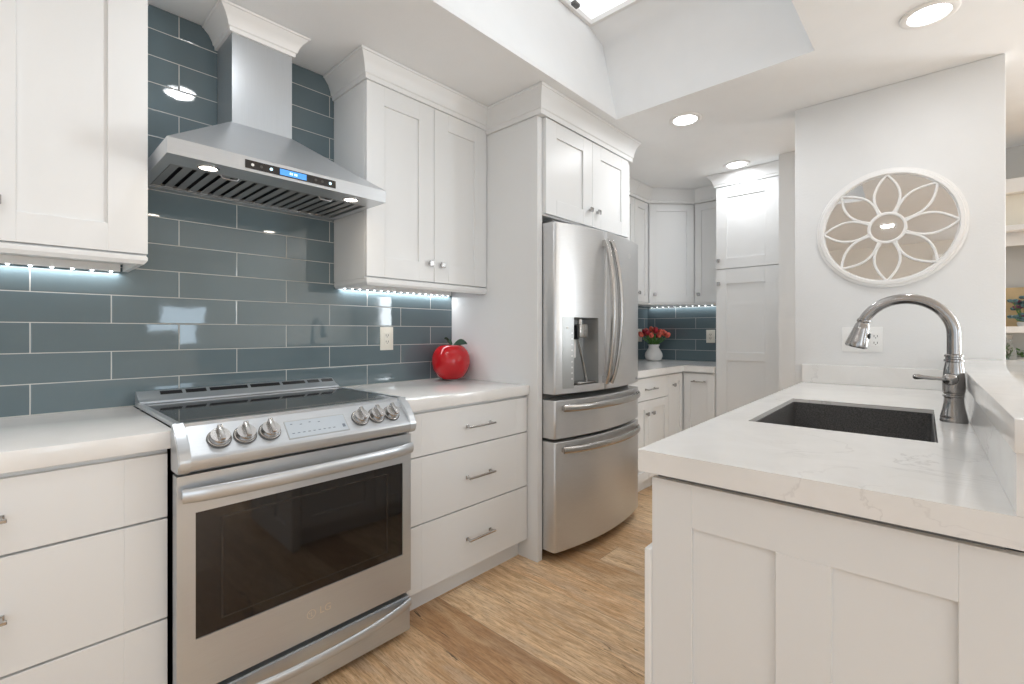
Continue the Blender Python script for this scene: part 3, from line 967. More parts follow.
def curved_panel(y0, y1, z0, z1, hole=None, xb=-1.546, edge=0.012):
    mb = MB()
    ys = [y0, y0 + 0.002, y0 + 0.006, y0 + edge]
    k = 14
    ys += [y0 + edge + (y1 - y0 - 2 * edge) * i / k for i in range(1, k)]
    ys += [y1 - edge, y1 - 0.006, y1 - 0.002, y1]
    zs = [z0, z0 + 0.003, z1 - 0.003, z1]
    if hole:
        ys = sorted(set([y for y in ys if all(abs(y - h) > 0.012 for h in hole[:2])] + list(hole[:2])))
        zs = sorted(zs + list(hole[2:]))
    def X(y, z):
        e = min(y - y0, y1 - y)
        dx = 0
        if e < edge:
            q = 1 - e / edge
            dx = edge * (1 - math.sqrt(max(0, 1 - q * q)))
        ez = min(z - z0, z1 - z)
        if ez < 0.0015:
            dx += 0.003
        return fx(y) - dx
    g = {(i, j): mb.v((X(y, z), y, z)) for i, y in enumerate(ys) for j, z in enumerate(zs)}
    bk = {(i, j): mb.v((xb, y, z)) for i, y in enumerate(ys) for j, z in enumerate(zs)}
    ni, nj = len(ys) - 1, len(zs) - 1
    for i in range(ni):
        for j in range(nj):
            inside = hole and ys[i] >= hole[0] - 1e-6 and ys[i + 1] <= hole[1] + 1e-6 and zs[j] >= hole[2] - 1e-6 and zs[j + 1] <= hole[3] + 1e-6
            if not inside:
                mb.bm.faces.new((g[i, j], g[i + 1, j], g[i + 1, j + 1], g[i, j + 1]))
            mb.bm.faces.new((bk[i, j], bk[i, j + 1], bk[i + 1, j + 1], bk[i + 1, j]))
        mb.bm.faces.new((g[i, 0], bk[i, 0], bk[i + 1, 0], g[i + 1, 0]))
        mb.bm.faces.new((g[i, nj], g[i + 1, nj], bk[i + 1, nj], bk[i, nj]))
    for j in range(nj):
        mb.bm.faces.new((g[0, j], g[0, j + 1], bk[0, j + 1], bk[0, j]))
        mb.bm.faces.new((g[ni, j], bk[ni, j], bk[ni, j + 1], g[ni, j + 1]))
    return mb


H = (2.035, 2.232, 0.908, 1.268)            # recess y0 y1 z0 z1
ld = curved_panel(FY0, FYM - 0.003, 0.868, 1.757, H).build('left_door', 'steel_f', t, smooth=40)
# recess liner
rb = -1.505
mb = MB()
P = [(H[0], H[2]), (H[1], H[2]), (H[1], H[3]), (H[0], H[3])]
mb.ring_loft([[(fx(y) - 0.001, y, z) for y, z in P], [(rb, y + (0.01 if y == H[0] else -0.01), z + (0.005 if z == H[2] else -0.01)) for y, z in P]], caps=False)
mb.bm.faces.new([mb.v((rb, y + (0.01 if y == H[0] else -0.01), z + (0.005 if z == H[2] else -0.01))) for y, z in P])
dz = mb.build('dispenser_recess', 'silver_pl', ld, smooth=20)
mb = MB()
mb.box(-1.500, -1.432, 2.085, 2.165, 1.160, 1.232, 0.006, 2)
mb.lathe([(0.016, 0), (0.013, 0.028)], (-1.462, 2.125, 1.232), seg=16)
mb.build('nozzle_housing', 'nickel', dz)
MB().box(-1.502, -1.436, 2.070, 2.086, 1.150, 1.225, 0.003).build('nozzle_shade', 'black', dz)
MB().tube([(-1.470, 2.115, 1.16), (-1.462, 2.145, 1.05), (-1.452, 2.175, 0.92)], [0.007, 0.008, 0.010], 10, 0.6).build('dispenser_lever', 'nickel', dz)
MB().box(-1.500, -1.470, 2.060, 2.105, 1.05, 1.15, 0.004).build('paddle', 'white_pl', dz)
MB().box(-1.502, -1.420, 2.048, 2.220, 0.914, 0.921, 0.002).build('drip_tray', 'nickel', dz)
# control strip beside the recess, following the door curve
mb = MB()
ysn = [1.957 + (2.033 - 1.957) * i / 6 for i in range(7)]
mb.ring_loft([[(fx(y) - 0.002, y, 0.895), (fx(y) + 0.0012, y, 0.895), (fx(y) + 0.0012, y, 1.270), (fx(y) - 0.002, y, 1.270)] for y in ysn])
cs = mb.build('dispenser_controls', 'silver_pl', ld, smooth=20)
mb = MB()
for i in range(9):
    z = 0.94 + i * 0.03
    mb.box(fx(2.020) + 0.001, fx(2.020) + 0.0022, 2.016, 2.024, z, z + 0.008)
mb.box(fx(1.990) + 0.0005, fx(1.990) + 0.0022, 1.983, 1.995, 1.205, 1.217)
mb.build('control_icons', 'white_pl', cs)
mb = MB()
mb.ring_loft([[(fx(y) - 0.002, y, 0.884), (fx(y) + 0.001, y, 0.884), (fx(y) + 0.001, y, 0.906), (fx(y) - 0.002, y, 0.906)] for y in [2.033 + 0.205 * i / 8 for i in range(9)]])
mb.build('dispenser_sill', 'steel_f', ld, smooth=20)
rd = curved_panel(FYM + 0.003, FY1, 0.868, 1.757).build('right_door', 'steel_f', t, smooth=40)
emblem(rd, face_x(fx(2.60) + 0.0012, 2.60, 1.655), 0.014)
text_mesh('LG', 0.022, face_x(fx(2.735) + 0.002, 2.735, 0.895), 'lettering', 'screen_ink', rd)


def v_handle(parent, y, lean):
    mb = MB()
    n = 19
    pts = []
    for i in range(n):
        f = i / (n - 1)
        bow = 1 - (2 * f - 1) ** 2
        pts.append((fx(y) + 0.016 + 0.056 * bow ** 0.75, y + lean * (bow - 1), 0.905 + 0.80 * f))
    mb.tube(pts, 0.0165, 16, 0.7, up=(1, 0, 0))
    for z in (0.925, 1.685):
        mb.box(fx(y) - 0.003, fx(y) + 0.024, y - lean * 0.9 - 0.010, y - lean * 0.9 + 0.010, z - 0.02, z + 0.02, 0.004)
    return mb.build('door_handle', 'nickel', parent)


v_handle(ld, FYM - 0.034, -0.012)
v_handle(rd, FYM + 0.040, 0.012)


def h_handle(parent, z):
    mb = MB()
    n = 21
    pts = []
    for i in range(n):
        f = i / (n - 1)
        y = FY0 + 0.045 + f * (FY1 - FY0 - 0.09)
        bow = 1 - (2 * f - 1) ** 2
        pts.append((fx(y) + 0.013 + 0.033 * bow ** 0.5, y, z))
    mb.tube(pts, 0.019, 18, 0.5, up=(0, 0, 1))
    for y in (FY0 + 0.055, FY1 - 0.055):
        mb.box(fx(y) - 0.006, fx(y) + 0.020, y - 0.012, y + 0.012, z - 0.012, z + 0.012, 0.003)
    return mb.build('drawer_handle', 'nickel', parent)


md = curved_panel(FY0, FY1, 0.638, 0.836).build('middle_drawer', 'steel_f', t, smooth=40)
h_handle(md, 0.796)
fd = curved_panel(FY0, FY1, 0.055, 0.621).build('freezer_drawer', 'steel_f', t, smooth=40)
h_handle(fd, 0.580)
for y in (FY0 + 0.05, FY1 - 0.05):
    MB().box(-1.60, -1.50, y - 0.03, y + 0.03, 1.757, 1.775, 0.004).build('hinge_cover', 'dark_pl', t)

# ------------------------------------------------------------------ far corner run
YF = 3.85          # fronts on the back wall
t = thing('base_cabinet', 'white base cabinet with one drawer over two doors, beyond the refrigerator', 'cabinet', (-1.9, 3.2, 0))
MB().box(XW + 0.012, BX - 0.021, 2.828, 3.565, 0.10, 0.861).build('body', 'cab', t)
MB().box(XW + 0.02, BX - 0.065, 2.829, 3.564, 0.0, 0.10).build('toe_kick', 'cab', t)
d = slab_front(LEFT, 2.832, 3.563, 0.688, 0.850, BX - 0.02, BX, 0.06).build('drawer', 'cab', t)
pull(LEFT, d, 3.25, 0.768, BX, 0.16)
for a0, a1, ky in ((2.832, 3.232, 3.195), (3.235, 3.563, 3.285)):
    d = shaker(LEFT, a0, a1, 0.105, 0.683, BX - 0.02, BX).build('door', 'cab', t)
    square_knob(LEFT, d, ky, 0.588, BX)
t = thing('base_cabinet', 'narrow white corner base cabinet with a single knobbed door', 'cabinet', (-1.9, 3.8, 0))
MB().box(XW + 0.012, BX - 0.021, 3.567, YB - 0.012, 0.10, 0.861).build('body', 'cab', t)
MB().box(XW + 0.02, BX - 0.065, 3.568, YB - 0.02, 0.0, 0.10).build('toe_kick', 'cab', t)
d = shaker(LEFT, 3.569, YF - 0.012, 0.105, 0.850, BX - 0.02, BX, 0.055, 0.055).build('door', 'cab', t)
square_knob(LEFT, d, 3.655, 0.765, BX)
RB = frame((0, YF), (1, 0), (0, -1))        # a = x, b = out of the back run's front plane
t = thing('base_cabinet', 'white base cabinet with one door, left of the tall pantry', 'cabinet', (-1.47, 4.1, 0))
MB().box(BX - 0.018, -1.354, YF + 0.021, YB - 0.012, 0.10, 0.861).build('body', 'cab', t)
MB().box(BX - 0.018, -1.354, YF + 0.065, YB - 0.02, 0.0, 0.10).build('toe_kick', 'cab', t)
d = shaker(RB, BX + 0.006, -1.356, 0.105, 0.850, -0.02, 0, 0.055, 0.055).build('door', 'cab', t)
pull(RB, d, -1.475, 0.785, 0, 0.11)
mb = MB()
L = [(XW + 0.0105, 2.83), (-1.595, 2.83), (-1.595, YF - 0.018), (-1.353, YF - 0.018), (-1.353, YB - 0.0105), (XW + 0.0105, YB - 0.0105)]
mb.prism(L, CZ - CT, CZ, 'xy')
bmesh.ops.bevel(mb.bm, geom=list(mb.bm.edges), offset=0.002, segments=2, affect='EDGES')
tag(mb.build('countertop', 'quartz'), 'white L-shaped countertop in the far corner under the flower vase', 'countertop')

# upper corner cabinets
t = thing('wall_cabinet', 'white wall cabinet between refrigerator and corner, mostly hidden', 'cabinet', (-2.07, 3.2, 1.44))
MB().box(XW + 0.011, UX - 0.021, 2.829, 3.590, 1.445, 2.325).build('body', 'cab', t)
d = shaker(LEFT, 2.832, 3.209, 1.449, 2.315, UX - 0.02, UX).build('door', 'cab', t)
d = shaker(LEFT, 3.212, 3.589, 1.449, 2.315, UX - 0.02, UX).build('door', 'cab', t)
crown([(UX, 2.829), (UX, 3.590)], 2.32, 2.438, 0.055, 'crown_molding', t)
t = thing('wall_cabinet', 'narrow white wall cabinet left of the diagonal corner cabinet', 'cabinet', (-2.07, 3.7, 1.44))
MB().box(XW + 0.011, UX - 0.021, 3.592, 3.838, 1.445, 2.325).build('body', 'cab', t)
d = shaker(LEFT, 3.594, 3.836, 1.449, 2.315, UX - 0.02, UX, 0.055, 0.055).build('door', 'cab', t)
square_knob(LEFT, d, 3.645, 1.525, UX)
light_rail([(UX, 3.592), (UX, 3.842)], 1.428, 1.4448, t)
crown([(UX, 3.592), (UX, 3.842)], 2.32, 2.438, 0.055, 'crown_molding', t)
c0, c1 = Vector((UX, 3.842)), Vector((-1.624, 4.133))
t = thing('wall_cabinet', 'white diagonal corner wall cabinet above the flower vase', 'cabinet', (-2.0, 4.2, 1.44))
dl = (c1 - c0).length
du_ = (c1 - c0) / dl
dn = Vector((du_.y, -du_.x))
in0, in1 = c0 - dn * 0.021, c1 - dn * 0.021
poly = [(XW + 0.011, 3.8395), (in0.x - 0.003, 3.8395), (in0.x, in0.y + .002), (in1.x - .002, in1.y), (-1.6265, in1.y + 0.003), (-1.6265, YB - 0.011), (XW + 0.011, YB - 0.011)]
mb = MB()
mb.prism(poly, 1.445, 2.325, 'xy')
mb.build('body', 'cab', t, smooth=10)
DG = frame((c0.x, c0.y), du_, dn)
d = shaker(DG, 0.006, dl - 0.006, 1.449, 2.315, -0.02, 0, 0.065, 0.065).build('door', 'cab', t)
square_knob(DG, d, 0.05, 1.520, 0)
light_rail([tuple(c0), tuple(c1)], 1.428, 1.4448, t)
crown([tuple(c0), tuple(c1)], 2.32, 2.438, 0.055, 'crown_molding', t)
RU = frame((0, 4.133), (1, 0), (0, -1))
t = thing('wall_cabinet', 'narrow white wall cabinet between corner cabinet and pantry', 'cabinet', (-1.48, 4.3, 1.44))
MB().box(-1.6245, -1.356, 4.154, YB - 0.011, 1.445, 2.325).build('body', 'cab', t)
d = shaker(RU, -1.621, -1.357, 1.449, 2.315, -0.02, 0, 0.055, 0.055).build('door', 'cab', t)
square_knob(RU, d, -1.585, 1.520, 0)
light_rail([(-1.624, 4.133), (-1.356, 4.133)], 1.428, 1.4448, t)
crown([(-1.624, 4.133), (-1.356, 4.133)], 2.32, 2.438, 0.055, 'crown_molding', t)
led_strip('white LED strip along the back wall under the corner cabinets', 'x', -2.20, -1.37, YB - 0.03, 1.438, 14, 0.6, 0.0065)

# pantry
PYF = 3.872
t = thing('pantry_cabinet', 'tall white two-door pantry cabinet at the end of the kitchen', 'cabinet', (-1.13, 4.1, 0))
MB().box(-1.350, -0.866, PYF + 0.021, YB - 0.002, 0.10, 2.345).build('body', 'cab', t)
MB().box(-1.348, -0.868, PYF + 0.08, YB - 0.01, 0.0, 0.10).build('toe_kick', 'cab', t)
PF = frame((0, PYF), (1, 0), (0, -1))
d = shaker(PF, -1.349, -0.868, 1.692, 2.342, -0.02, 0, 0.082, 0.125, 0.088, 0.082).build('upper_door', 'cab', t)
square_knob(PF, d, -1.325, 1.757, 0)
d = shaker(PF, -1.349, -0.868, 0.110, 1.686, -0.02, 0, 0.082, 0.125, 0.115, 0.088)
d.box(-1.267, -0.993, -0.02, 0, 0.966, 1.032, 0.0009)
d = d.build('lower_door', 'cab', t)
square_knob(PF, d, -1.325, 1.573, 0)
crown([(-1.350, 4.065), (-1.350, PYF), (-0.864, PYF)], 2.345, 2.438, 0.058, 'crown_molding', t)

# ------------------------------------------------------------------ outlets
def cover(T, label, a0, a1, z0, z1, b, mat, gangs, kinds):
    t = thing('wall_outlet', label, 'outlet', ((a0 + a1) / 2, b, (z0 + z1) / 2), T=T)
    MB(T).box(a0, a1, b, b + 0.006, z0, z1, 0.002, 2).build('cover_plate', mat, t)
    w = (a1 - a0) / gangs
    zc = (z0 + z1) / 2
    for i, k in enumerate(kinds):
        c = a0 + w * (i + 0.5)
        f = MB(T).box(c - 0.017, c + 0.017, b + 0.005, b + 0.0085, zc - 0.034, zc + 0.034, 0.001).build('receptacle' if k == 'o' else 'rocker_switch', mat, t)
        if k == 'o':
            mb = MB(T)
            for s in (-0.017, 0.017):
                mb.box(c - 0.008, c - 0.0055, b + 0.008, b + 0.0089, zc + s - 0.004, zc + s + 0.006)
                mb.box(c + 0.0055, c + 0.008, b + 0.008, b + 0.0089, zc + s - 0.004, zc + s + 0.006)
                mb.box(c - 0.002, c + 0.002, b + 0.008, b + 0.0089, zc + s - 0.010, zc + s - 0.006)
            mb.build('slots', 'slot', f)
    return t


cover(LEFT, 'ivory duplex outlet on the tile between range and red apple', 1.364, 1.443, 1.092, 1.217, XW + 0.009, 'ivory', 1, 'o')
cover(LEFT, 'white outlet on the left tile beside the flower vase', 4.23, 4.31, 1.095, 1.22, XW + 0.009, 'ivory', 1, 'o')
cover(frame((0, YB - 0.009), (1, 0), (0, -1)), 'ivory outlet on the back tile next to the pantry', -1.635, -1.555, 1.09, 1.21, 0, 'ivory', 1, 'o')
cover(PEN @ frame((0, 2.005), (1, 0), (0, -1)), 'white three-gang switch and outlet plate under the round mirror', 0.180, 0.350, 1.087, 1.215, 0, 'white_pl', 3, 'sso')

# ------------------------------------------------------------------ red apple
ax, ay = -2.085, 1.740
t = thing('apple_jar', 'glossy red ceramic apple jar with green leaf on the counter', 'jar', (ax, ay, CZ))
mb = MB()
R0 = 0.1
prof = []
for i in range(25):
    th = PI * i / 24
    r = math.sin(th) ** 0.74
    z = -math.cos(th)
    rr = 0.110 * r * (1 + 0.03 * math.sin(th) * (z))
    zz = 0.106 * z
    zz -= 0.020 * max(0, z) ** 1 * math.exp(-(r / 0.33) ** 2)
    zz += 0.012 * max(0, -z) * math.exp(-(r / 0.3) ** 2)
    prof.append((rr, zz))
seg = 48
rings = []
for r, z in prof:
    ring = []
    for k in range(seg):
        a = 2 * PI * k / seg
        lob = 1 + (0.035 * math.cos(5 * a + 0.3)) * (1 if z < -0.02 else 0.35)
        ring.append((ax + max(r, 1e-4) * lob * math.cos(a), ay + max(r, 1e-4) * lob * math.sin(a), CZ + 0.1065 + z))
    rings.append(ring)
mb.ring_loft(rings)
ap = mb.build('body', 'red', t, smooth=60)
MB().tube([(ax, ay, CZ + 0.211), (ax - .004, ay + 0.002, CZ + 0.211), (ax - 0.012, ay - 0.006, CZ + 0.231)], [0.008, 0.009, 0.013], 10).build('stem', 'leaf', t)
def leaf_mesh(base, direc, length, width, up=0.25, side=None):
    mb = MB()
    d = Vector(direc).normalized()
    sdir = Vector((-d.y, d.x, 0)).normalized()
    if side:
        sdir = Vector(side).normalized()
    n = 8
    rings = []
    for i in range(n + 1):
        f = i / n
        w = width * math.sin(PI * min(1, 0.03 + 0.95 * f)) ** 0.8
        c = Vector(base) + d * length * f + Vector((0, 0, up * length * math.sin(PI * f * 0.8)))
        rings.append([c - sdir * w + Vector((0, 0, 0.004)), c + Vector((0, 0, -0.002)), c + sdir * w + Vector((0, 0, 0.004)), c + Vector((0, 0, 0.003))])
    mb.ring_loft(rings)
    return mb
leaf_mesh((ax + 0.01, ay + 0.01, CZ + 0.199), (0.6, 0.75, -0.05), 0.078, 0.019, side=(-0.25, 0.2, 0.75)).build('leaf', 'leaf', t, smooth=60)
leaf_mesh((ax - 0.002, ay - 0.002, CZ + 0.214), (-0.5, -0.6, 0.4), 0.04, 0.011, side=(0.4, -0.4, 0.75)).build('leaf', 'leaf', t, smooth=60)

# ------------------------------------------------------------------ vase of red flowers
vx, vy = -2.058, 4.235
t = tag(MB().lathe([(0.045, 0.0), (0.070, 0.010), (0.084, 0.045), (0.080, 0.075), (0.055, 0.115), (0.046, 0.135), (0.054, 0.150), (0.058, 0.158), (0.054, 0.158), (0.042, 0.135), (0.050, 0.11), (0.06, 0.03), (0.0, 0.02)],
                   (vx, vy, CZ), seg=32).build('vase', 'ceramic', None, smooth=60),
        'small round white ceramic vase holding red flowers on the corner counter', 'vase')
rnd = random.Random(3)
pos = []
for k in range(19):
    ring = 0 if k < 3 else (1 if k < 10 else 2)
    a = 2 * PI * (k * 0.618)
    r = (0.02, 0.075, 0.118)[ring]
    pos.append((r * math.cos(a), r * math.sin(a), (0.300, 0.285, 0.250)[ring] + rnd.uniform(-0.012, 0.014)))
for k, (dx, dy, dz_) in enumerate(pos):
    f = thing('tulip', 'red flower in the small white vase on the corner counter', 'flower', (vx + dx * 0.2, vy + dy * 0.2, CZ + 0.06), 'red flowers in the white vase')
    b0 = Vector((vx + dx * 0.22, vy + dy * 0.22, CZ + 0.06))
    b1 = Vector((vx + dx * 0.3, vy + dy * 0.3, CZ + 0.16))
    b2 = Vector((vx + dx, vy + dy, CZ + dz_ - 0.02))
    MB().tube([b0, b1, (b1 + b2) / 2 + Vector((dx * 0.1, dy * 0.1, 0)), b2], 0.004, 6).build('stem', 'stem', f)
    ax_ = Vector((dx, dy, 0.14)).normalized()
    MB().lathe([(0.004, -0.006), (0.017, 0.002), (0.023, 0.016), (0.021, 0.032), (0.013, 0.046), (0.006, 0.050)], b2, ax_, 9).build('bloom', 'bloom' if k % 3 else 'bloom2', f)
    leaf_mesh(b1 + Vector((0, 0, 0.004)), (dx + rnd.uniform(-.05, .05), dy + rnd.uniform(-.05, .05), 0.07), 0.07, 0.012).build('leaf', 'stem', f, smooth=60)

# ------------------------------------------------------------------ peninsula (own frame: x' to the bar, y' away from the camera)
t = thing('peninsula_cabinet', 'white shaker peninsula base cabinet in the right foreground', 'cabinet', (0.3, 1.0, 0), T=PEN)
MB(PEN).slab_hole([0.036, 0.07, 0.555, 0.600], [0.052, 0.50, 1.24, 1.99], 0.10, 0.842, {(1, 1)}).build('body', 'cab', t)
MB(PEN).box(0.09, 0.600, 0.09, 1.99, 0.0, 0.10).build('toe_kick', 'cab', t)
MB(PEN).box(0.030, 0.600, 0.06, 1.99, 0.8425, CZ - CT - 0.0005).slab_hole([0.03, 0.031], [0.06, 0.061], 0.8425, 0.843, set()).build('sub_top', 'gap', t) if False else None
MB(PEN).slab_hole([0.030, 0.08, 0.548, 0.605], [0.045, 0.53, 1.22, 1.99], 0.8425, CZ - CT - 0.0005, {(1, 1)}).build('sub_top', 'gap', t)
PE = PEN @ frame((0, 0.03), (1, 0), (0, -1))
ep = shaker(PE, 0.021, 0.690, 0.003, 0.845, -0.02, 0, 0.094, 0.140, 0.098, 0.12, mids=((0.283, 0.377),), rec=0.010)
ep.build('end_panel', 'cab', t)
# kitchen-side fronts (seen in the oven glass)
PK = PEN @ frame((0.016, 0), (0, 1), (-1, 0))
for a0, a1, z0, z1, kind in ((0.075, 0.515, 0.110, 0.675, 'door'), (0.075, 0.515, 0.682, 0.840, 'drawer'), (0.52, 1.24, 0.110, 0.675, 'door2'), (0.52, 1.24, 0.682, 0.840, 'panel'), (1.245, 1.98, 0.682, 0.840, 'drawer'), (1.245, 1.98, 0.110, 0.675, 'door2')):
    if kind in ('drawer', 'panel'):
        d = slab_front(PK, a0, a1, z0, z1, -0.018, 0.0, 0.06).build('drawer' if kind == 'drawer' else 'false_front', 'cab', t)
        if kind == 'drawer':
            pull(PK, d, (a0 + a1) / 2, (z0 + z1) / 2, 0)
    elif kind == 'door':
        d = shaker(PK, a0, a1, z0, z1, -0.018, 0).build('door', 'cab', t)
        square_knob(PK, d, a1 - 0.03, z1 - 0.05, 0)
    else:
        m_ = (a0 + a1) / 2
        for b0, b1, kx in ((a0, m_ - 0.0015, m_ - 0.03), (m_ + 0.0015, a1, m_ + 0.03)):
            d = shaker(PK, b0, b1, z0, z1, -0.018, 0).build('door', 'cab', t)
            square_knob(PK, d, kx, z1 - 0.05, 0)
MB(PEN).box(0.005, 0.0205, 0.022, 0.068, 0.012, 0.674, 0.003, 2).build('corner_guard', 'trim', t)

hx0, hx1, hy0, hy1 = 0.096, 0.534, 0.555, 1.215
t = thing('peninsula_countertop', 'white quartz peninsula countertop with a sink cutout', 'countertop', (0.3, 1.0, CZ - CT), T=PEN)
mb = MB(PEN)
mb.slab_hole([0.0, hx0, hx1, 0.625], [0.0, hy0, hy1, 2.004], CZ - CT, CZ, {(1, 1)})
es = [e for e in mb.bm.edges if len(e.link_faces) == 2 and e.calc_face_angle(0) > 1]
bmesh.ops.bevel(mb.bm, geom=es, offset=0.002, segments=2, affect='EDGES')
mb.build('slab', 'quartz', t)
tag(MB(PEN).box(-0.002, 0.609, 1.985, 2.0045, CZ + 0.0005, 1.012, 0.001).build('quartz_splash', 'quartz'),
    'low white quartz splash strip at the foot of the mirror wall', 'splash')
tag(MB(PEN).box(0.612, 0.625, 0.0, 2.0045, CZ + 0.0005, 1.0155).build('quartz_splash', 'quartz'),
    'white quartz splash strip under the raised bar ledge behind the faucet', 'splash')

t = thing('sink', 'dark graphite undermount sink in the peninsula countertop', 'sink', (0.315, 0.88, 0.69), T=PEN)
mb = MB(PEN)
def rr(x0, x1, y0, y1, r, z, n=5):
    out = []
    for cx_, cy_, a0 in ((x1 - r, y1 - r, 0), (x0 + r, y1 - r, 90), (x0 + r, y0 + r, 180), (x1 - r, y0 + r, 270)):
        for i in range(n + 1):
            a = math.radians(a0 + 90 * i / n)
            out.append((cx_ + r * math.cos(a), cy_ + r * math.sin(a), z))
    return out
g = 0.0015
ztop = CZ - 0.013
mb.ring_loft([rr(hx0 + g, hx1 - g, hy0 + g, hy1 - g, 0.012, 0.672),
              rr(hx0 + g, hx1 - g, hy0 + g, hy1 - g, 0.012, ztop),
              rr(hx0 + g + 0.004, hx1 - g - 0.004, hy0 + g + 0.004, hy1 - g - 0.004, 0.014, ztop),
              rr(hx0 + 0.010, hx1 - 0.010, hy0 + 0.010, hy1 - 0.010, 0.02, 0.73),
              rr(hx0 + 0.022, hx1 - 0.022, hy0 + 0.022, hy1 - 0.022, 0.03, 0.695),
              rr(hx0 + 0.06, hx1 - 0.06, hy0 + 0.06, hy1 - 0.06, 0.03, 0.688)], caps=True)
mb.build('bowl', 'sink', t, smooth=50)
MB(PEN).lathe([(0.056, 0.0), (0.056, 0.004), (0.045, 0.006), (0.040, 0.002), (0.0, 0.002)], (0.315, 0.88, 0.6885), seg=28).build('drain', 'nickel', t)

fu, fv_ = 0.5765, 0.957
t = thing('faucet', 'brushed nickel gooseneck pull-down faucet beside the sink', 'faucet', (fu, fv_, CZ), T=PEN)
mb = MB(PEN)
mb.lathe([(0.0330, 0.0), (0.0330, 0.005), (0.0325, 0.009), (0.0312, 0.012), (0.0320, 0.016), (0.0308, 0.022), (0.0275, 0.037), (0.0245, 0.055), (0.0230, 0.072), (0.0235, 0.076), (0.0262, 0.078), (0.0262, 0.083), (0.0240, 0.085), (0.0240, 0.088),
          (0.0262, 0.090), (0.0270, 0.100), (0.0268, 0.125), (0.0240, 0.160), (0.0215, 0.176), (0.0205, 0.184), (0.0235, 0.186), (0.0235, 0.192), (0.0200, 0.194), (0.0200, 0.199), (0.0225, 0.201), (0.0225, 0.206), (0.0185, 0.209), (0.0, 0.209)], (fu, fv_, CZ), seg=36)
mb.build('base_body', 'faucet', t, smooth=40)
mb = MB(PEN)
acx, acz, ar = fu - 0.1165, 1.181, 0.1165
pts = [(fu, fv_, CZ + 0.205), (fu, fv_, 1.15)]
for i in range(25):
    a = math.radians(-2 + i * 157 / 24)
    pts.append((acx + ar * math.cos(a), fv_, acz + ar * math.sin(a) * 1.0))
mb.tube(pts, 0.0165, 18)
mb.build('spout', 'faucet', t, smooth=60)
pe, pd = Vector(pts[-1]), (Vector(pts[-1]) - Vector(pts[-2])).normalized()
pd = Vector((-0.24, 0, -0.97)).normalized()
mb = MB(PEN)
mb.lathe([(0.0165, -0.004), (0.019, -0.002), (0.0195, 0.006), (0.0175, 0.009), (0.0180, 0.013), (0.0205, 0.016), (0.0225, 0.030), (0.0300, 0.072), (0.0325, 0.085), (0.0320, 0.092), (0.0285, 0.095), (0.027, 0.092), (0.0, 0.092)], pe, pd, 32)
hd = mb.build('spray_head', 'faucet', t, smooth=40)
side = Vector((0.97, 0, -0.24)).normalized()
c = pe + pd * 0.05 + side * 0.026
MB(PEN).lathe([(0.010, -0.004), (0.010, 0.003), (0.007, 0.005), (0, 0.005)], c, side, 16).build('spray_button', 'black', hd)
mb = MB(PEN)
lz = CZ + 0.133
mb.lathe([(0.016, 0.0), (0.0175, 0.012), (0.0185, 0.022), (0.0165, 0.033), (0.009, 0.039), (0.0, 0.040)], (fu - 0.004, fv_ - 0.012, lz), (-0.25, -0.97, 0), 24)
b0 = Vector((fu - 0.014, fv_ - 0.040, lz))
mb.tube([b0, b0 + Vector((-0.025, -0.002, 0.001)), b0 + Vector((-0.055, -0.004, 0.003)), b0 + Vector((-0.070, -0.006, 0.004)), b0 + Vector((-0.078, -0.006, 0.004)), b0 + Vector((-0.082, -0.006, 0.004))],
        [0.0055, 0.0055, 0.006, 0.0085, 0.008, 0.004], 14)
mb.build('lever_handle', 'faucet', t, smooth=50)

struct(MB(PEN).box(0.626, 0.770, 0.053, 2.004, 0.0, 1.015).build('wall_bar', 'wall'))
mb = MB(PEN)
mb.box(0.605, 1.06, -0.047, 2.0035, 1.016, 1.066, 0.002, 2)
tag(mb.build('bar_countertop', 'quartz'), 'raised white quartz bar ledge at the right edge behind the faucet', 'countertop')

# ------------------------------------------------------------------ round mirror with flower tracery
MC = (0.367, 1.715)
PM = PEN @ frame((MC[0], 2.0045), (1, 0), (0, -1)) @ Matrix.Translation((0, 0, MC[1]))     # local (a, out, z)
t = thing('round_mirror', 'round white-framed wall mirror with flower petal tracery', 'mirror', (MC[0], 2.0, MC[1]), T=PEN)
mb = MB(PM)
def circ(r, b, n=72):
    return [(r * math.cos(2 * PI * k / n), b, r * math.sin(2 * PI * k / n)) for k in range(n)]
pf = [(0.262, 0.001), (0.300, 0.001), (0.300, 0.010), (0.292, 0.016), (0.288, 0.016), (0.284, 0.024), (0.270, 0.026), (0.266, 0.020), (0.266, 0.008), (0.262, 0.008)]
mb.ring_loft([circ(*p) for p in pf] + [circ(*pf[0])], caps=False)
mb.build('frame', 'trim', t, smooth=50)
MB(PM).lathe([(0.2625, 0.002), (0.2625, 0.006), (0.0, 0.006)], (0, 0, 0), (0, 1, 0), 72).build('mirror_glass', 'mirror', t)
mb = MB(PM)
pf = [(0.066, 0.007), (0.079, 0.007), (0.079, 0.016), (0.075, 0.019), (0.070, 0.019), (0.066, 0.016)]
mb.ring_loft([circ(*p, 40) for p in pf] + [circ(*pf[0], 40)], caps=False)
mb.build('hub_ring', 'trim', t, smooth=50)
for k in range(8):
    a = PI / 2 + k * PI / 4
    er, et = Vector((math.cos(a), 0, math.sin(a))), Vector((-math.sin(a), 0, math.cos(a)))
    mb = MB(PM)
    for sgn in (-1, 1):
        pts = []
        for i in range(15):
            f = i / 14
            r = 0.074 + (0.267 - 0.074) * f
            wd = 0.025 * (1 - f) + 0.038 * math.sin(PI * f) ** 0.9
            pts.append(er * r + et * sgn * wd + Vector((0, 0.0115, 0)))
        mb.tube(pts, 0.0058, 8)
    mb.build('petal', 'trim', t, smooth=60)

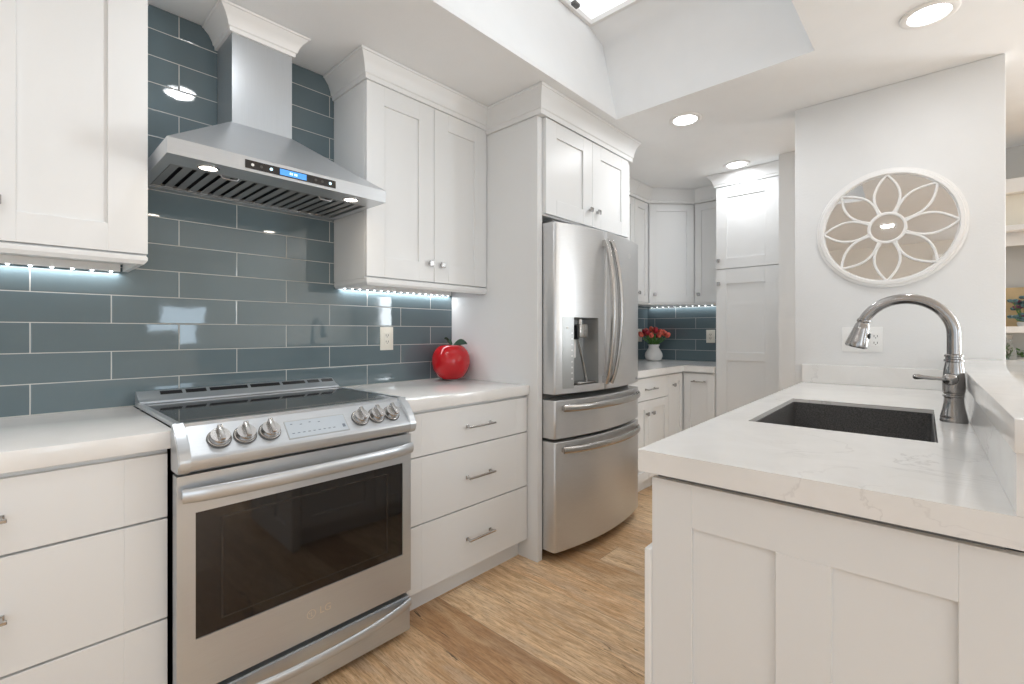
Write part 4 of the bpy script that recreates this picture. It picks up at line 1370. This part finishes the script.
# ------------------------------------------------------------------ recessed ceiling lights
def can(label, x, y, r=0.063, k=1.0):
    t = thing('recessed_light', label, 'ceiling light', (x, y, ZC))
    MB().lathe([(r * 1.45, 0.0), (r * 1.45, -0.004), (r * 1.30, -0.009), (r * 1.06, -0.007), (r, 0.0)], (x, y, ZC), seg=40, caps=False).build('trim_ring', 'white_pl', t, smooth=50)
    MB().lathe([(r, -0.0005), (r, -0.003), (0, -0.0035)], (x, y, ZC), seg=36).build('lens', 'lens', t)
    area('can_lamp', (x, y, ZC - 0.010), (0, 0, 0), r * 1.8, r * 1.8, CAN_W * k, (0.95, 0.975, 1.0), 'DISK', math.radians(176))
    return t


can('round recessed ceiling light below the skylight corner', -1.121, 2.712, k=0.85)
can('small recessed ceiling light just in front of the pantry crown', -1.140, 3.70, k=0.6)
can('large recessed ceiling light at the top right of the photo', -0.046, 2.462, k=0.55)
can('recessed ceiling light behind the camera, seen only in reflections', -0.30, -0.9)
can('added fill light in the ceiling above the camera, out of view', -0.95, -0.45, k=0.9)  # unseen can added to brighten the kitchen
can('recessed ceiling light over the range, mirrored in the tile by the hood', -1.535, 0.63, k=0.40)

# ------------------------------------------------------------------ beyond the bar: built-in shelves
YS_ = 4.3
t = thing('built_in_shelf', 'white built-in shelving in the room beyond the mirror wall', 'shelf', (0.8, 4.45, 0))
for x0_, x1_ in ((-0.05, -0.01), (1.5, 1.54)):
    MB().box(x0_, x1_, YS_, 4.618, 0.0, 2.06).build('side_panel', 'trim', t)
MB().box(-0.07, 1.56, YS_ - 0.03, 4.618, 2.060, 2.150, 0.004).build('top_beam', 'trim', t)
MB().box(-0.01, 1.5, YS_ + 0.03, YS_ + 0.06, 1.862, 2.059).build('header_panel', 'cream', t)
MB().box(-0.01, 1.5, YS_ - 0.01, YS_ + 0.06, 1.825, 1.862, 0.004).build('header_molding', 'trim', t)
for z in (1.185, 0.92):
    MB().box(-0.01, 1.5, YS_, 4.618, z, z + 0.04, 0.002).build('shelf_board', 'trim', t)
MB().box(-0.01, 1.5, 4.60, 4.618, 0.0, 1.82).build('back_panel', 'greywall', t)
MB().box(-0.01, 1.5, YS_ + 0.02, YS_ + 0.04, 0.08, 0.915).build('base_doors', 'trim', t)

MB().box(-0.01, 1.5, YS_ + 0.10, YS_ + 0.12, 1.745, 1.861).build('valance', 'trim', t)
t = thing('picture', 'tan canvas picture standing on the shelf beyond the mirror wall', 'picture', (0.33, 4.56, 1.225))
MB(Matrix.Translation((0, 4.565, 1.2255)) @ Matrix.Rotation(math.radians(4), 4, 'X')).box(0.18, 0.50, 0, 0.018, 0, 0.26, 0.002).build('canvas', 'canvas', t)
t = thing('flower_arrangement', 'teal and plum silk flowers on the shelf beyond the mirror wall', 'flowers', (0.37, 4.42, 1.225))
MB().lathe([(0.025, 0), (0.03, 0.01), (0.032, 0.025), (0.026, 0.03), (0.0, 0.03)], (0.37, 4.42, 1.2255), seg=20).build('pot', 'ceramic', t)
rn = random.Random(5)
for i in range(30):
    a, r = rn.uniform(0, 2 * PI), rn.uniform(0.0, 0.10)
    c = Vector((0.37 + r * math.cos(a), 4.42 + r * math.sin(a), 1.2255 + 0.04 + rn.uniform(0.0, 0.15)))
    mb = MB()
    for q in range(6):
        leaf = Vector((math.cos(q * PI / 3), math.sin(q * PI / 3), 0.35))
        mb.lathe([(0.003, 0), (0.011, 0.010), (0.010, 0.020), (0.002, 0.027)], c, leaf, 6)
    mb.build('bloom', ('teal', 'plum', 'teal')[i % 3], t, smooth=60)
    MB().tube([(0.37, 4.42, 1.25), tuple(c)], 0.002, 5).build('stem', 'stem', t)
t = tag(MB().lathe([(0.03, 0), (0.034, 0.005), (0.034, 0.11), (0.014, 0.15), (0.013, 0.19), (0.017, 0.20), (0.017, 0.215), (0.0, 0.215)], (0.300, 4.337, 0.9605), seg=24).build('bottle', 'glass', None, smooth=40),
        'clear glass bottle on the lower shelf beyond the bar ledge', 'bottle')
t = thing('trailing_plant', 'green leafy plant on the lower shelf beyond the bar ledge', 'plant', (0.36, 4.36, 0.9605))
MB().lathe([(0.04, 0), (0.05, 0.05), (0.045, 0.055), (0, 0.05)], (0.37, 4.49, 0.9605), seg=20).build('pot', 'ceramic', t)
mb = MB()
for i in range(60):
    a = rn.uniform(0, 2 * PI)
    r = rn.uniform(0.0, 0.07)
    b = (0.37 + r * math.cos(a) * 1.2, 4.49 + r * math.sin(a), 0.9605 + 0.055 + rn.uniform(-0.01, 0.05))
    d = Vector((math.cos(a), math.sin(a), rn.uniform(-0.3, 0.6)))
    sd_ = Vector((-d.y, d.x, 0)).normalized()
    b = Vector(b)
    mb.ring_loft([[b + Vector((0, 0, -.001)), b + Vector((0, 0, .001)), b + Vector((0, 0, .0012))], [b + d * 0.02 - sd_ * 0.011, b + d * 0.02 + sd_ * 0.011, b + d * 0.02 + Vector((0, 0, 0.004))], [b + d * 0.042, b + d * 0.042 + Vector((0, 0, 0.001)), b + d * 0.041]])
mb.build('foliage', 'stem', t)
